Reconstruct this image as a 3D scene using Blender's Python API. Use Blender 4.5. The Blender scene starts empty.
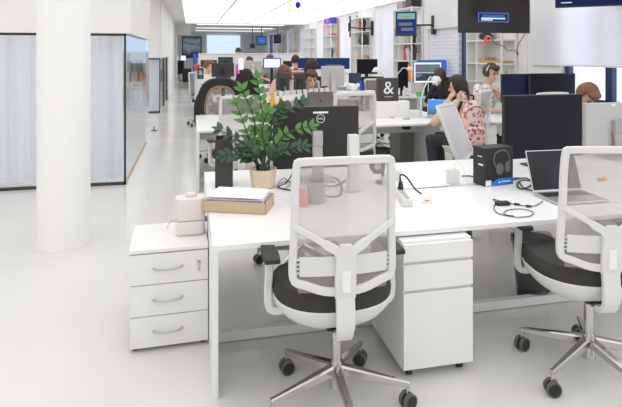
import bpy, bmesh, math, random
from mathutils import Vector, Matrix, Euler
random.seed(7)
PI = math.pi
scene = bpy.context.scene
COL = scene.collection

# ------------------------------------------------------------------ camera, world, exposure
EYE = 1.66
YAW = math.atan(120 / 530)
cam_d = bpy.data.cameras.new('camera')
cam = bpy.data.objects.new('camera', cam_d)
COL.objects.link(cam)
cam.location = (0, 0, EYE)
cam.rotation_euler = (PI / 2, 0, -YAW)
cam_d.sensor_width = 36
cam_d.lens = 36 * 530 / 622
cam_d.shift_y = -150.5 / 622
cam_d.clip_end = 200
scene.camera = cam

world = bpy.data.worlds.new('world')
scene.world = world
world.use_nodes = True
bg = world.node_tree.nodes['Background']
bg.inputs[0].default_value = (0.80, 0.87, 1.0, 1)
bg.inputs[1].default_value = 2.6
vs = scene.view_settings
vs.view_transform = 'Standard'
vs.look = 'None'
vs.gamma = 1
vs.exposure = 0.12
CEIL_STRENGTH = 1.38

# ------------------------------------------------------------------ surveying the photograph
FX, FY = math.sin(YAW), math.cos(YAW)
RX, RY = math.cos(YAW), -math.sin(YAW)
def onz(px, py, z):
    t = (EYE - z) / ((py - 53) / 530); u = (px - 311) / 530 * t
    return Vector((FX * t + RX * u, FY * t + RY * u, z))
def ony(px, py, Y):
    u = (px - 311) / 530; t = Y / (FY + RY * u)
    return Vector((FX * t + RX * u * t, Y, EYE - (py - 53) / 530 * t))
def onx(px, py, X):
    u = (px - 311) / 530; t = X / (FX + RX * u)
    return Vector((X, FY * t + RY * u * t, EYE - (py - 53) / 530 * t))

# ------------------------------------------------------------------ materials
def mat(name, col, rough=0.5, metal=0.0, spec=0.5, noise=0, nscale=20, bump=0):
    m = bpy.data.materials.new(name); m.use_nodes = True
    n = m.node_tree; b = n.nodes['Principled BSDF']
    b.inputs['Base Color'].default_value = (*col, 1)
    b.inputs['Roughness'].default_value = rough
    b.inputs['Metallic'].default_value = metal
    b.inputs['Specular IOR Level'].default_value = spec
    if noise or bump:
        tc = n.nodes.new('ShaderNodeTexCoord'); nz = n.nodes.new('ShaderNodeTexNoise')
        nz.inputs['Scale'].default_value = nscale; nz.inputs['Detail'].default_value = 4
        n.links.new(tc.outputs['Object'], nz.inputs['Vector'])
        if noise:
            mx = n.nodes.new('ShaderNodeMix'); mx.data_type = 'RGBA'
            mx.inputs[6].default_value = (*[max(0, c * (1 - noise)) for c in col], 1)
            mx.inputs[7].default_value = (*[min(1, c * (1 + noise)) for c in col], 1)
            n.links.new(nz.outputs[0], mx.inputs[0]); n.links.new(mx.outputs[2], b.inputs['Base Color'])
        if bump:
            bp = n.nodes.new('ShaderNodeBump'); bp.inputs['Strength'].default_value = bump
            n.links.new(nz.outputs[0], bp.inputs['Height']); n.links.new(bp.outputs[0], b.inputs['Normal'])
    return m
def emit(name, col, s=1.0):
    m = bpy.data.materials.new(name); m.use_nodes = True; n = m.node_tree
    for x in list(n.nodes): n.nodes.remove(x)
    e = n.nodes.new('ShaderNodeEmission'); o = n.nodes.new('ShaderNodeOutputMaterial')
    e.inputs[0].default_value = (*col, 1); e.inputs[1].default_value = s
    n.links.new(e.outputs[0], o.inputs[0]); return m
def see_through(name, col, alpha, rough=0.6, gloss=False):
    m = bpy.data.materials.new(name); m.use_nodes = True; n = m.node_tree
    b = n.nodes['Principled BSDF']; o = n.nodes['Material Output']
    b.inputs['Base Color'].default_value = (*col, 1); b.inputs['Roughness'].default_value = rough
    t = n.nodes.new('ShaderNodeBsdfTransparent'); mx = n.nodes.new('ShaderNodeMixShader')
    if gloss:
        lw = n.nodes.new('ShaderNodeLayerWeight'); lw.inputs[0].default_value = .5
        pw = n.nodes.new('ShaderNodeMath'); pw.operation = 'POWER'; pw.inputs[1].default_value = 3.0
        fr = n.nodes.new('ShaderNodeMath'); fr.operation = 'MULTIPLY_ADD'; fr.inputs[1].default_value = .5; fr.inputs[2].default_value = .03
        n.links.new(lw.outputs['Facing'], pw.inputs[0]); n.links.new(pw.outputs[0], fr.inputs[0])
        g = n.nodes.new('ShaderNodeBsdfGlossy'); g.inputs['Roughness'].default_value = rough
        t.inputs[0].default_value = (*col, 1)
        n.links.new(fr.outputs[0], mx.inputs[0]); n.links.new(t.outputs[0], mx.inputs[1]); n.links.new(g.outputs[0], mx.inputs[2])
    else:
        mx.inputs[0].default_value = alpha
        n.links.new(t.outputs[0], mx.inputs[1]); n.links.new(b.outputs[0], mx.inputs[2])
    n.links.new(mx.outputs[0], o.inputs[0]); return m
def pattern(name, base, cols, scale, thr=0.32, rough=0.7):
    """a printed cloth: coloured motifs scattered on a ground colour"""
    m = mat(name, base, rough); n = m.node_tree; b = n.nodes['Principled BSDF']
    tc = n.nodes.new('ShaderNodeTexCoord'); v = n.nodes.new('ShaderNodeTexVoronoi'); v.inputs['Scale'].default_value = scale
    v.inputs['Randomness'].default_value = 0.7
    n.links.new(tc.outputs['Object'], v.inputs['Vector'])
    lt = n.nodes.new('ShaderNodeMath'); lt.operation = 'LESS_THAN'; lt.inputs[1].default_value = thr
    n.links.new(v.outputs['Distance'], lt.inputs[0])
    sp = n.nodes.new('ShaderNodeSeparateColor'); n.links.new(v.outputs['Color'], sp.inputs[0])
    cr = n.nodes.new('ShaderNodeValToRGB'); cr.color_ramp.interpolation = 'CONSTANT'
    e = cr.color_ramp.elements
    e[0].position = 0; e[0].color = (*cols[0], 1); e[1].position = 1 / len(cols); e[1].color = (*cols[1], 1)
    for i in range(2, len(cols)):
        q = e.new(i / len(cols)); q.color = (*cols[i], 1)
    n.links.new(sp.outputs[0], cr.inputs[0])
    mx = n.nodes.new('ShaderNodeMix'); mx.data_type = 'RGBA'; mx.inputs[6].default_value = (*base, 1)
    n.links.new(lt.outputs[0], mx.inputs[0]); n.links.new(cr.outputs[0], mx.inputs[7]); n.links.new(mx.outputs[2], b.inputs['Base Color'])
    return m

M = {}
M['desk'] = mat('desk_white', (.86, .86, .86), .32)
M['lam'] = mat('laminate_white', (.83, .83, .82), .4, noise=.012, nscale=12)
M['plastic'] = mat('white_plastic', (.71, .71, .705), .38)
M['wall'] = mat('wall_white', (.84, .835, .825), .75, noise=.01, nscale=3)
M['wall_warm'] = mat('wall_warm', (.84, .83, .815), .75)
M['column'] = mat('column_white', (.86, .855, .845), .6, noise=.015, nscale=5, bump=.02)
M['tyre'] = mat('tyre_grey', (.13, .125, .12), .6)
M['nightblue'] = mat('blue_black_panel', (.011, .015, .045), .4, spec=.2)
M['chrome'] = mat('chrome', (.56, .55, .54), .10, 1.0)
M['steel'] = mat('brushed_steel', (.55, .54, .52), .3, 1.0)
M['black'] = mat('black_plastic', (.016, .016, .017), .42)
M['blackgloss'] = mat('black_screen', (.010, .011, .016), .12, spec=.35)
M['blackmatte'] = mat('black_matte_panel', (.012, .012, .019), .4, spec=.16)
M['tvglass'] = mat('television_glass', (.030, .026, .025), .22, spec=.35)
M['monback'] = mat('monitor_back', (.024, .021, .020), .5, noise=.1, nscale=90)
M['darkgrey'] = mat('dark_grey', (.05, .048, .046), .5)
M['fabric'] = mat('dark_fabric', (.040, .037, .034), .9, noise=.25, nscale=160, bump=.15)
M['pad'] = mat('arm_pad', (.022, .022, .021), .55)
M['grey'] = mat('mid_grey', (.36, .35, .34), .5)
M['greycab'] = mat('grey_cabinet', (.30, .295, .285), .5)
M['silver'] = mat('silver_plastic', (.50, .49, .48), .4, .2)
M['alu'] = mat('aluminium', (.62, .61, .61), .3, .7)
M['taupe'] = mat('taupe_lid', (.20, .165, .15), .4, .4)
M['mesh'] = see_through('chair_mesh', (.43, .405, .39), .55, .8)
M['meshl'] = see_through('chair_mesh_pale', (.72, .70, .74), .82, .8)
M['glass'] = see_through('glass', (.95, .97, .98), 0, .03, gloss=True)
M['smoke'] = see_through('smoke_plastic', (.07, .072, .075), .5, .25)
M['clearp'] = see_through('clear_plastic', (.80, .86, .95), .45, .15)
M['navy'] = mat('navy_frame', (.02, .045, .12), .4)
M['blind'] = mat('roller_blind', (.95, .95, .98), .9)
_n = M['blind'].node_tree; _t = _n.nodes.new('ShaderNodeBsdfTranslucent'); _t.inputs[0].default_value = (.97, .97, 1.0, 1)
_m = _n.nodes.new('ShaderNodeMixShader'); _m.inputs[0].default_value = .35
_n.links.new(_n.nodes['Principled BSDF'].outputs[0], _m.inputs[1]); _n.links.new(_t.outputs[0], _m.inputs[2]); _n.links.new(_m.outputs[0], _n.nodes['Material Output'].inputs[0])
M['card'] = mat('cardboard', (.56, .43, .28), .8, noise=.06, nscale=40)
M['paper'] = mat('paper', (.87, .86, .87), .8)
M['lav'] = mat('lavender_paper', (.70, .62, .74), .8)
M['humid'] = mat('humidifier_shell', (.80, .72, .70), .45)
M['humid2'] = mat('humidifier_cap', (.74, .66, .65), .45)
M['leaf'] = mat('leaf', (.085, .215, .048), .35, noise=.35, nscale=9)
M['leafd'] = mat('leaf_dark', (.030, .085, .040), .3, noise=.35, nscale=9)
M['stem'] = mat('plant_stem', (.035, .075, .04), .5)
M['soil'] = mat('soil', (.05, .035, .025), .95)
M['potwood'] = mat('pot', (.74, .60, .46), .6, noise=.10, nscale=14)
M['skin'] = mat('skin', (.72, .44, .33), .55)
M['hair'] = mat('hair_brown', (.075, .043, .026), .6, noise=.4, nscale=60, bump=.3)
M['hairr'] = mat('hair_auburn', (.19, .085, .04), .6, noise=.4, nscale=60, bump=.3)
M['haird'] = mat('hair_dark', (.025, .018, .014), .6, noise=.4, nscale=60, bump=.3)
M['beige'] = mat('beige_cloth', (.62, .49, .37), .85)
M['cream'] = mat('cream_cloth', (.80, .77, .72), .85)
M['denim'] = mat('dark_trousers', (.03, .032, .045), .85)
M['jacket'] = mat('jacket_black', (.028, .026, .024), .85, noise=.3, nscale=40)
M['fur'] = mat('jacket_lining', (.30, .22, .16), .95, noise=.5, nscale=60, bump=.5)
M['plaid'] = pattern('plaid_red', (.30, .05, .06), [(.05, .03, .06), (.5, .2, .15)], 30, .4)
M['pinkcloth'] = mat('pink_cloth', (.78, .52, .50), .85)
M['navycloth'] = mat('navy_cloth', (.025, .028, .05), .85)
M['greycloth'] = mat('grey_cloth', (.30, .28, .28), .85)
M['print'] = pattern('printed_shirt', (.84, .80, .78), [(.30, .10, .06), (.07, .07, .10), (.55, .25, .12), (.84, .80, .78)], 26, .36)
M['backpack'] = pattern('floral_backpack', (.82, .57, .50), [(.16, .16, .20), (.68, .10, .09), (.24, .24, .30), (.75, .25, .3), (.35, .12, .25)], 21, .42)
M['red'] = mat('red', (.70, .09, .05), .5)
M['pinkred'] = mat('coral', (.85, .22, .18), .5)
M['orange'] = mat('orange', (.90, .28, .05), .6)
M['amber'] = mat('amber', (.75, .40, .05), .5)
M['blue'] = mat('blue', (.03, .10, .55), .45)
M['bluebox'] = mat('blue_band', (.01, .20, .75), .45)
M['cobalt'] = emit('blue_lamp', (.01, .03, .75), 1.0)
M['teal'] = mat('teal', (.10, .30, .34), .5)
M['green'] = mat('green', (.15, .55, .10), .6)
M['magenta'] = mat('magenta', (.90, .02, .50), .5)
M['wood'] = mat('wood', (.55, .36, .20), .55, noise=.15, nscale=8)
M['books'] = mat('purple_cover', (.22, .16, .55), .6)
M['lumiwhite'] = emit('luminous_ceiling', (1.0, .985, .965), CEIL_STRENGTH)
M['ceilplain'] = mat('ceiling_plain', (.80, .79, .775), .8)
M['scrwhite'] = emit('screen_white', (.90, .94, 1.0), 1.0)
M['scrblue'] = emit('screen_blue', (.05, .17, .70), .8)
M['scrblueb'] = emit('screen_blue_bright', (.10, .35, .95), 1.0)
M['scrdark'] = emit('screen_dark', (.06, .075, .12), .8)
M['scrgrey'] = emit('screen_grey', (.16, .17, .24), 1.0)
M['scrnavy'] = emit('screen_navy', (.025, .05, .18), .8)
M['scrteal'] = emit('screen_teal', (.16, .62, .58), .8)
M['scrgreen'] = emit('screen_green', (.06, .40, .16), .8)
M['scrred'] = emit('screen_orange', (.80, .25, .08), .8)
M['scrtxt'] = emit('screen_text', (.75, .85, 1.0), 1.0)
M['scrframe'] = emit('screen_frame_blue', (.10, .20, .80), .9)
M['mark'] = mat('white_mark', (.85, .85, .85), .5)
M['curtain'] = mat('curtain', (.92, .91, .95), .85)
_n = M['curtain'].node_tree; _t = _n.nodes.new('ShaderNodeBsdfTranslucent'); _t.inputs[0].default_value = (.92, .92, .96, 1)
_m = _n.nodes.new('ShaderNodeMixShader'); _m.inputs[0].default_value = .5
_n.links.new(_n.nodes['Principled BSDF'].outputs[0], _m.inputs[1]); _n.links.new(_t.outputs[0], _m.inputs[2]); _n.links.new(_m.outputs[0], _n.nodes['Material Output'].inputs[0])
def floor_mat():
    m = mat('floor_epoxy', (.72, .70, .68), .16, spec=.5); n = m.node_tree; b = n.nodes['Principled BSDF']
    tc = n.nodes.new('ShaderNodeTexCoord'); nz = n.nodes.new('ShaderNodeTexNoise'); nz.inputs['Scale'].default_value = .9
    nz.inputs['Detail'].default_value = 5
    n.links.new(tc.outputs['Object'], nz.inputs['Vector'])
    cr = n.nodes.new('ShaderNodeValToRGB')
    cr.color_ramp.elements[0].position = .3; cr.color_ramp.elements[0].color = (.69, .68, .66, 1)
    cr.color_ramp.elements[1].position = .7; cr.color_ramp.elements[1].color = (.745, .735, .715, 1)
    n.links.new(nz.outputs[0], cr.inputs[0]); n.links.new(cr.outputs[0], b.inputs['Base Color'])
    r2 = n.nodes.new('ShaderNodeMapRange'); r2.inputs[3].default_value = .10; r2.inputs[4].default_value = .24
    n.links.new(nz.outputs[0], r2.inputs[0]); n.links.new(r2.outputs[0], b.inputs['Roughness'])
    return m
M['floor'] = floor_mat()
def brick_mat():
    m = mat('painted_brick', (.8, .8, .84), .8); n = m.node_tree; b = n.nodes['Principled BSDF']
    tc = n.nodes.new('ShaderNodeTexCoord'); mp = n.nodes.new('ShaderNodeMapping'); mp.inputs['Rotation'].default_value = (PI / 2, 0, PI / 2)
    sp = n.nodes.new('ShaderNodeSeparateXYZ'); cb = n.nodes.new('ShaderNodeCombineXYZ')
    n.links.new(tc.outputs['Object'], sp.inputs[0]); n.links.new(sp.outputs[1], cb.inputs[0]); n.links.new(sp.outputs[2], cb.inputs[1])
    br = n.nodes.new('ShaderNodeTexBrick'); br.inputs['Color1'].default_value = (.82, .82, .86, 1); br.inputs['Color2'].default_value = (.77, .77, .83, 1)
    br.inputs['Mortar'].default_value = (.66, .66, .76, 1); br.inputs['Scale'].default_value = 1; br.inputs['Brick Width'].default_value = .25; br.inputs['Row Height'].default_value = .08
    br.inputs['Mortar Size'].default_value = .008
    n.links.new(cb.outputs[0], br.inputs['Vector']); n.links.new(br.outputs[0], b.inputs['Base Color']); return m
M['brick'] = brick_mat()
def gradient_z(name, stops, lo, hi, emission=0, noise=0):
    """a picture whose colour runs with height (object z)"""
    m = mat(name, (1, 1, 1), .5); n = m.node_tree; b = n.nodes['Principled BSDF']
    tc = n.nodes.new('ShaderNodeTexCoord'); sp = n.nodes.new('ShaderNodeSeparateXYZ'); n.links.new(tc.outputs['Object'], sp.inputs[0])
    mr = n.nodes.new('ShaderNodeMapRange'); mr.inputs[1].default_value = lo; mr.inputs[2].default_value = hi
    n.links.new(sp.outputs[2], mr.inputs[0]); src = mr.outputs[0]
    if noise:
        nz = n.nodes.new('ShaderNodeTexNoise'); nz.inputs['Scale'].default_value = 1.6; nz.inputs['Detail'].default_value = 6
        n.links.new(tc.outputs['Object'], nz.inputs['Vector'])
        a = n.nodes.new('ShaderNodeMath'); a.operation = 'MULTIPLY_ADD'; a.inputs[1].default_value = noise; 
        n.links.new(nz.outputs[0], a.inputs[0]); n.links.new(src, a.inputs[2])
        s2 = n.nodes.new('ShaderNodeMath'); s2.operation = 'SUBTRACT'; s2.inputs[1].default_value = noise / 2
        n.links.new(a.outputs[0], s2.inputs[0]); src = s2.outputs[0]
    cr = n.nodes.new('ShaderNodeValToRGB'); e = cr.color_ramp.elements
    e[0].position, e[0].color = stops[0][0], (*stops[0][1], 1); e[1].position, e[1].color = stops[1][0], (*stops[1][1], 1)
    for p, c in stops[2:]:
        q = e.new(p); q.color = (*c, 1)
    n.links.new(src, cr.inputs[0]); n.links.new(cr.outputs[0], b.inputs['Base Color'])
    if emission:
        n.links.new(cr.outputs[0], b.inputs['Emission Color']); b.inputs['Emission Strength'].default_value = emission
        b.inputs['Base Color'].default_value = (.02, .02, .02, 1)
        for l in list(n.links):
            if l.to_socket == b.inputs['Base Color']: n.links.remove(l)
    return m

# ------------------------------------------------------------------ mesh builder
class MB:
    def __init__(s): s.bm = bmesh.new()
    def _add(s, b, mtx=None):
        if mtx is not None: bmesh.ops.transform(b, matrix=mtx, verts=b.verts)
        me = bpy.data.meshes.new('tmp'); b.to_mesh(me); b.free(); s.bm.from_mesh(me); bpy.data.meshes.remove(me); return s
    def box(s, lo, hi, bev=0, rot=None, seg=2):
        b = bmesh.new(); bmesh.ops.create_cube(b, size=1)
        lo, hi = Vector(lo), Vector(hi); c = (lo + hi) / 2; d = hi - lo
        bmesh.ops.scale(b, vec=(abs(d.x), abs(d.y), abs(d.z)), verts=b.verts)
        if bev: bmesh.ops.bevel(b, geom=list(b.edges), offset=min(bev, .49 * min(abs(d.x), abs(d.y), abs(d.z))), segments=seg, affect='EDGES', profile=.5)
        m = Matrix.Translation(c)
        if rot: m = m @ Euler(rot).to_matrix().to_4x4()
        return s._add(b, m)
    def cyl(s, p0, p1, r0, r1=None, n=16):
        r1 = r0 if r1 is None else r1
        p0, p1 = Vector(p0), Vector(p1); d = p1 - p0
        b = bmesh.new(); bmesh.ops.create_cone(b, cap_ends=True, segments=n, radius1=max(r0, 1e-5), radius2=max(r1, 1e-5), depth=d.length)
        return s._add(b, Matrix.Translation((p0 + p1) / 2) @ d.to_track_quat('Z', 'Y').to_matrix().to_4x4())
    def ball(s, c, r, u=16, v=10, rot=None):
        b = bmesh.new(); bmesh.ops.create_uvsphere(b, u_segments=u, v_segments=v, radius=1)
        if not hasattr(r, '__len__'): r = (r, r, r)
        m = Matrix.Translation(c)
        if rot: m = m @ Euler(rot).to_matrix().to_4x4()
        return s._add(b, m @ Matrix.Diagonal((*r, 1)))
    def cap(s, p0, p1, r0, r1, n=12):
        s.cyl(p0, p1, r0, r1, n); s.ball(p0, r0, n, 8); return s.ball(p1, r1, n, 8)
    def lathe(s, prof, c=(0, 0, 0), n=24, closed=True):
        b = bmesh.new(); rings = []
        for r, z in prof: rings.append([b.verts.new((r * math.cos(2 * PI * k / n), r * math.sin(2 * PI * k / n), z)) for k in range(n)])
        for a, q in zip(rings, rings[1:]):
            for k in range(n): b.faces.new((a[k], a[(k + 1) % n], q[(k + 1) % n], q[k]))
        if closed:
            b.faces.new(list(reversed(rings[0]))); b.faces.new(rings[-1])
        return s._add(b, Matrix.Translation(c))
    def prism(s, pts, h, mtx=None, bev=0):
        """polygon in xy, extruded by h in z"""
        b = bmesh.new(); vs = [b.verts.new((x, y, 0)) for x, y in pts]; f = b.faces.new(vs)
        r = bmesh.ops.extrude_face_region(b, geom=[f]); bmesh.ops.translate(b, vec=(0, 0, h), verts=[g for g in r['geom'] if isinstance(g, bmesh.types.BMVert)])
        bmesh.ops.recalc_face_normals(b, faces=b.faces)
        if bev: bmesh.ops.bevel(b, geom=list(b.edges), offset=bev, segments=2, affect='EDGES', profile=.5)
        return s._add(b, mtx)
    def sweep(s, pts, w, t, nrm=(0, 1, 0), closed=False, ends=True):
        """rectangular bar along pts: w across, t along nrm; w and t may be lists"""
        b = bmesh.new(); P = [Vector(p) for p in pts]; N = len(P); rings = []
        for i, p in enumerate(P):
            a = P[i - 1] if (i > 0 or closed) else p; q = P[(i + 1) % N] if (i < N - 1 or closed) else p
            tg = (q - a).normalized(); nn = Vector(nrm); sd = tg.cross(nn).normalized(); n2 = sd.cross(tg).normalized()
            ww = (w[i] if hasattr(w, '__len__') else w) / 2; tt = (t[i] if hasattr(t, '__len__') else t) / 2
            ch = min(ww, tt) * .35
            prof = [(-ww, -tt + ch), (-ww + ch, -tt), (ww - ch, -tt), (ww, -tt + ch), (ww, tt - ch), (ww - ch, tt), (-ww + ch, tt), (-ww, tt - ch)]
            rings.append([b.verts.new(p + sd * x + n2 * y) for x, y in prof])
        L = len(rings[0])
        for i in range(N if closed else N - 1):
            a, q = rings[i], rings[(i + 1) % N]
            for k in range(L): b.faces.new((a[k], a[(k + 1) % L], q[(k + 1) % L], q[k]))
        if not closed and ends: b.faces.new(list(reversed(rings[0]))); b.faces.new(rings[-1])
        bmesh.ops.recalc_face_normals(b, faces=b.faces)
        return s._add(b)
    def tube(s, pts, r, n=8, closed=False):
        b = bmesh.new(); P = [Vector(p) for p in pts]; N = len(P); rings = []; up = Vector((.13, .21, .97)).normalized()
        for i, p in enumerate(P):
            a = P[i - 1] if (i > 0 or closed) else p; q = P[(i + 1) % N] if (i < N - 1 or closed) else p
            tg = (q - a).normalized(); sd = tg.cross(up)
            if sd.length < 1e-3: sd = tg.cross(Vector((1, 0, 0)))
            sd.normalize(); n2 = sd.cross(tg); rr = r[i] if hasattr(r, '__len__') else r
            rings.append([b.verts.new(p + (sd * math.cos(2 * PI * k / n) + n2 * math.sin(2 * PI * k / n)) * rr) for k in range(n)])
        for i in range(N if closed else N - 1):
            a, q = rings[i], rings[(i + 1) % N]
            for k in range(n): b.faces.new((a[k], a[(k + 1) % n], q[(k + 1) % n], q[k]))
        if not closed: b.faces.new(list(reversed(rings[0]))); b.faces.new(rings[-1])
        bmesh.ops.recalc_face_normals(b, faces=b.faces)
        return s._add(b)
    def grid(s, fn, nu, nv):
        b = bmesh.new(); g = [[b.verts.new(fn(i / nu, j / nv)) for j in range(nv + 1)] for i in range(nu + 1)]
        for i in range(nu):
            for j in range(nv): b.faces.new((g[i][j], g[i + 1][j], g[i + 1][j + 1], g[i][j + 1]))
        return s._add(b)
    def obj(s, name, m, parent=None, smooth=False, label=None, loc=None, rotz=None):
        me = bpy.data.meshes.new(name); s.bm.to_mesh(me); s.bm.free()
        if smooth:
            for p in me.polygons: p.use_smooth = True
            me.set_sharp_from_angle(angle=math.radians(40)) if hasattr(me, 'set_sharp_from_angle') else None
        me.materials.append(M[m] if isinstance(m, str) else m)
        o = bpy.data.objects.new(name, me); COL.objects.link(o)
        if parent: o.parent = parent
        if loc is not None: o.location = loc
        if rotz: o.rotation_euler.z = rotz
        if label: o['label'] = label
        return o
def smooth_path(pts, n=8, closed=False):
    P = [Vector(p) for p in pts]; out = []; N = len(P)
    for i in range(N if closed else N - 1):
        p1, p2 = P[i], P[(i + 1) % N]
        p0 = P[i - 1] if (i > 0 or closed) else p1; p3 = P[(i + 2) % N] if (i + 2 < N or closed) else p2
        for k in range(n):
            t = k / n
            out.append(.5 * ((2 * p1) + (p2 - p0) * t + (2 * p0 - 5 * p1 + 4 * p2 - p3) * t * t + (3 * p1 - p0 - 3 * p2 + p3) * t ** 3))
    if not closed: out.append(P[-1])
    return out
def thing(name, label, cat, loc=(0, 0, 0), rz=0, group=None):
    o = bpy.data.objects.new(name, None); COL.objects.link(o); o.empty_display_size = .1
    o.location = loc; o.rotation_euler.z = rz; o['label'] = label; o['category'] = cat
    if group: o['group'] = group
    return o
def tag(o, label, cat, group=None):
    o['label'] = label; o['category'] = cat
    if group: o['group'] = group
    return o
def struct(name, mb, m, parent=None, smooth=False):
    o = mb.obj(name, m, parent, smooth)
    if not parent: o['kind'] = 'structure'
    return o
def dup(root, loc, rz=0, label=None, group=None, scale=None):
    r = root.copy(); COL.objects.link(r); r.location = loc; r.rotation_euler.z = rz
    if label: r['label'] = label
    if group: r['group'] = group
    if scale: r.scale = scale
    def rec(src, dst):
        for ch in list(src.children):
            c = ch.copy(); COL.objects.link(c); c.parent = dst; rec(ch, c)
    rec(root, r); return r
def text_obj(name, body, size, m, parent, loc, rot, depth=.001):
    cu = bpy.data.curves.new(name, 'FONT'); cu.body = body; cu.size = size; cu.extrude = depth; cu.align_x = 'CENTER'; cu.align_y = 'CENTER'
    t = bpy.data.objects.new('tmp_text', cu); COL.objects.link(t); bpy.context.view_layer.update()
    me = bpy.data.meshes.new_from_object(t.evaluated_get(bpy.context.evaluated_depsgraph_get())); bpy.data.objects.remove(t)
    o = bpy.data.objects.new(name, me); COL.objects.link(o); me.materials.clear(); me.materials.append(M[m]); o.parent = parent; o.location = loc; o.rotation_euler = rot
    return o

# ------------------------------------------------------------------ the room
WX = 5.5          # window wall
CZ = 3.1          # ceiling height
YB, YF = -4.0, 42.0
LX = -6.0
struct('floor', MB().box((LX, YB, -.2), (WX + .4, YF, 0)), 'floor')
struct('ceiling', MB().box((LX, YB, CZ + .06), (WX + .4, YF, CZ + .3)), 'ceilplain')
struct('wall_back', MB().box((LX, YB - .2, 0), (WX + .4, YB, CZ + .06)), 'wall')
struct('wall_left', MB().box((LX - .2, YB, 0), (LX, YF, CZ + .06)), 'wall')
struct('wall_far', MB().box((LX, YF, 0), (WX + .4, YF + .2, CZ + .06)), 'wall')
# luminous ceiling fields over the desks, then added fill panels
XS = [-.25, 1.2, 2.65, 4.1, 5.5]
YS = [-3.9 + 4.2 * k for k in range(8)]
for i in range(4):
    for j in range(7):
        mb = MB().box((XS[i] + .02, YS[j] + .02, CZ - .01), (XS[i + 1] - .02, YS[j + 1] - .02, CZ + .0))
        o = mb.obj('ceiling_light', 'lumiwhite')
        tag(o, 'large square white luminous field of the stretched ceiling over the desks', 'ceiling light', 'luminous ceiling fields')
for x0 in (-5.9, -4.0, -2.1):  # unseen glowing panels, added as fill for the left side and upright faces
    for y0 in (-3.9, -.3, 3.3):
        o = MB().box((x0, y0, CZ + .045), (x0 + 1.75, y0 + 3.3, CZ + .055)).obj('ceiling_light', 'lumiwhite')
        tag(o, 'unseen white fill panel added over the open floor left of the desks', 'ceiling light', 'added fill panels over the open floor')
for x0, y0, w_, l_, z_ in ((-5.6, 7.5, 4.5, 2.6, 2.4), (-4.8, 11.5, 3.2, 7.5, 2.9), (.3, 28, 4.6, .6, CZ + .05), (.3, 32, 4.6, .6, CZ + .05), (.3, 36, 4.6, .6, CZ + .05), (-5.5, 30, 4.2, 6, CZ + .05)):  # glowing panels added to lift the dark glass rooms and far end
    o = MB().box((x0, y0, z_), (x0 + w_, y0 + l_, z_ + .01)).obj('ceiling_light', 'lumiwhite')
    tag(o, 'white fill panel added to brighten a side room or the far end of the office', 'ceiling light', 'added fill panels of the other rooms')
struct('trim_1', MB().box((-.27, YB, CZ - .012), (-.24, 25.5, CZ + .06)), 'wall')
tn = 5
for x in XS[1:4]: struct('trim_%d' % tn, MB().box((x - .022, YB, CZ - .014), (x + .022, 25.5, CZ + .02)), 'grey'); tn += 1
for y in YS[1:7]: struct('trim_%d' % tn, MB().box((XS[0], y - .03, CZ - .014), (WX, y + .03, CZ + .02)), 'ceilplain'); tn += 1
# plain ceiling strip that the fields hang under
struct('trim_2', MB().box((-.24, 25.5, CZ - .06), (WX, 25.6, CZ + .06)), 'ceilplain')
# window wall, bay by bay: pillar round every shelf, window between
SHY = [8.72 + 3.8 * k for k in range(-3, 9)]
SILL, HEAD = .92, 2.95
wall = MB()
wall.box((WX, YB, 0), (WX + .35, YF, SILL)); wall.box((WX, YB, HEAD), (WX + .35, YF, CZ + .06))
for y in SHY: wall.box((WX, y - .85, SILL), (WX + .35, y + .85, HEAD))
wall.box((WX, SHY[-1] + .8, SILL), (WX + .35, YF, HEAD))
wall.box((WX, YB, SILL), (WX + .35, SHY[0] - .8, HEAD))
struct('wall_right', wall, 'wall')
struct('wall_right_brick', MB().box((WX + .02, 10.25, SILL - .2), (WX + .3, 11.72, 2.95)), 'brick')
wi = 0
for k in range(len(SHY) - 1):
    y0, y1 = SHY[k] + .85, SHY[k + 1] - .85
    if k == 3: y1 = 10.25
    if k == 2: y1 = onx(567, 80, WX + .14).y; struct('wall_right_infill', MB().box((WX + .01, y1, SILL), (WX + .34, SHY[3] - .85, HEAD)), 'wall')
    if y1 < 2: continue
    wi += 1
    fr = MB()
    fr.box((WX + .10, y0, SILL), (WX + .18, y0 + .09, HEAD)); fr.box((WX + .10, y1 - .09, SILL), (WX + .18, y1, HEAD))
    fr.box((WX + .10, y0, SILL), (WX + .18, y1, SILL + .08)); fr.box((WX + .10, y0, HEAD - .08), (WX + .18, y1, HEAD))
    if k != 2: fr.box((WX + .11, y0, 1.28), (WX + .16, y1, 1.31))
    nm = max(1, round((y1 - y0) / .8))
    for q in range(1, nm):
        y = y0 + (y1 - y0) * q / nm
        if k == 2: y = onx(611, 80, WX + .14).y if q == 1 else y0 + .3
        fr.box((WX + .10, y - .06, SILL), (WX + .18, y + .06, HEAD))
    f = struct('window_%d' % wi, fr, 'navy')
    MB().box((WX + .135, y0 + .04, SILL + .04), (WX + .145, y1 - .04, HEAD - .04)).obj('pane', 'glass', f)
# far-side building seen through the windows
struct('wall_outside', MB().box((WX + 6, YB, -2), (WX + 6.3, 26, 2.1)), 'brick')
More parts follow.
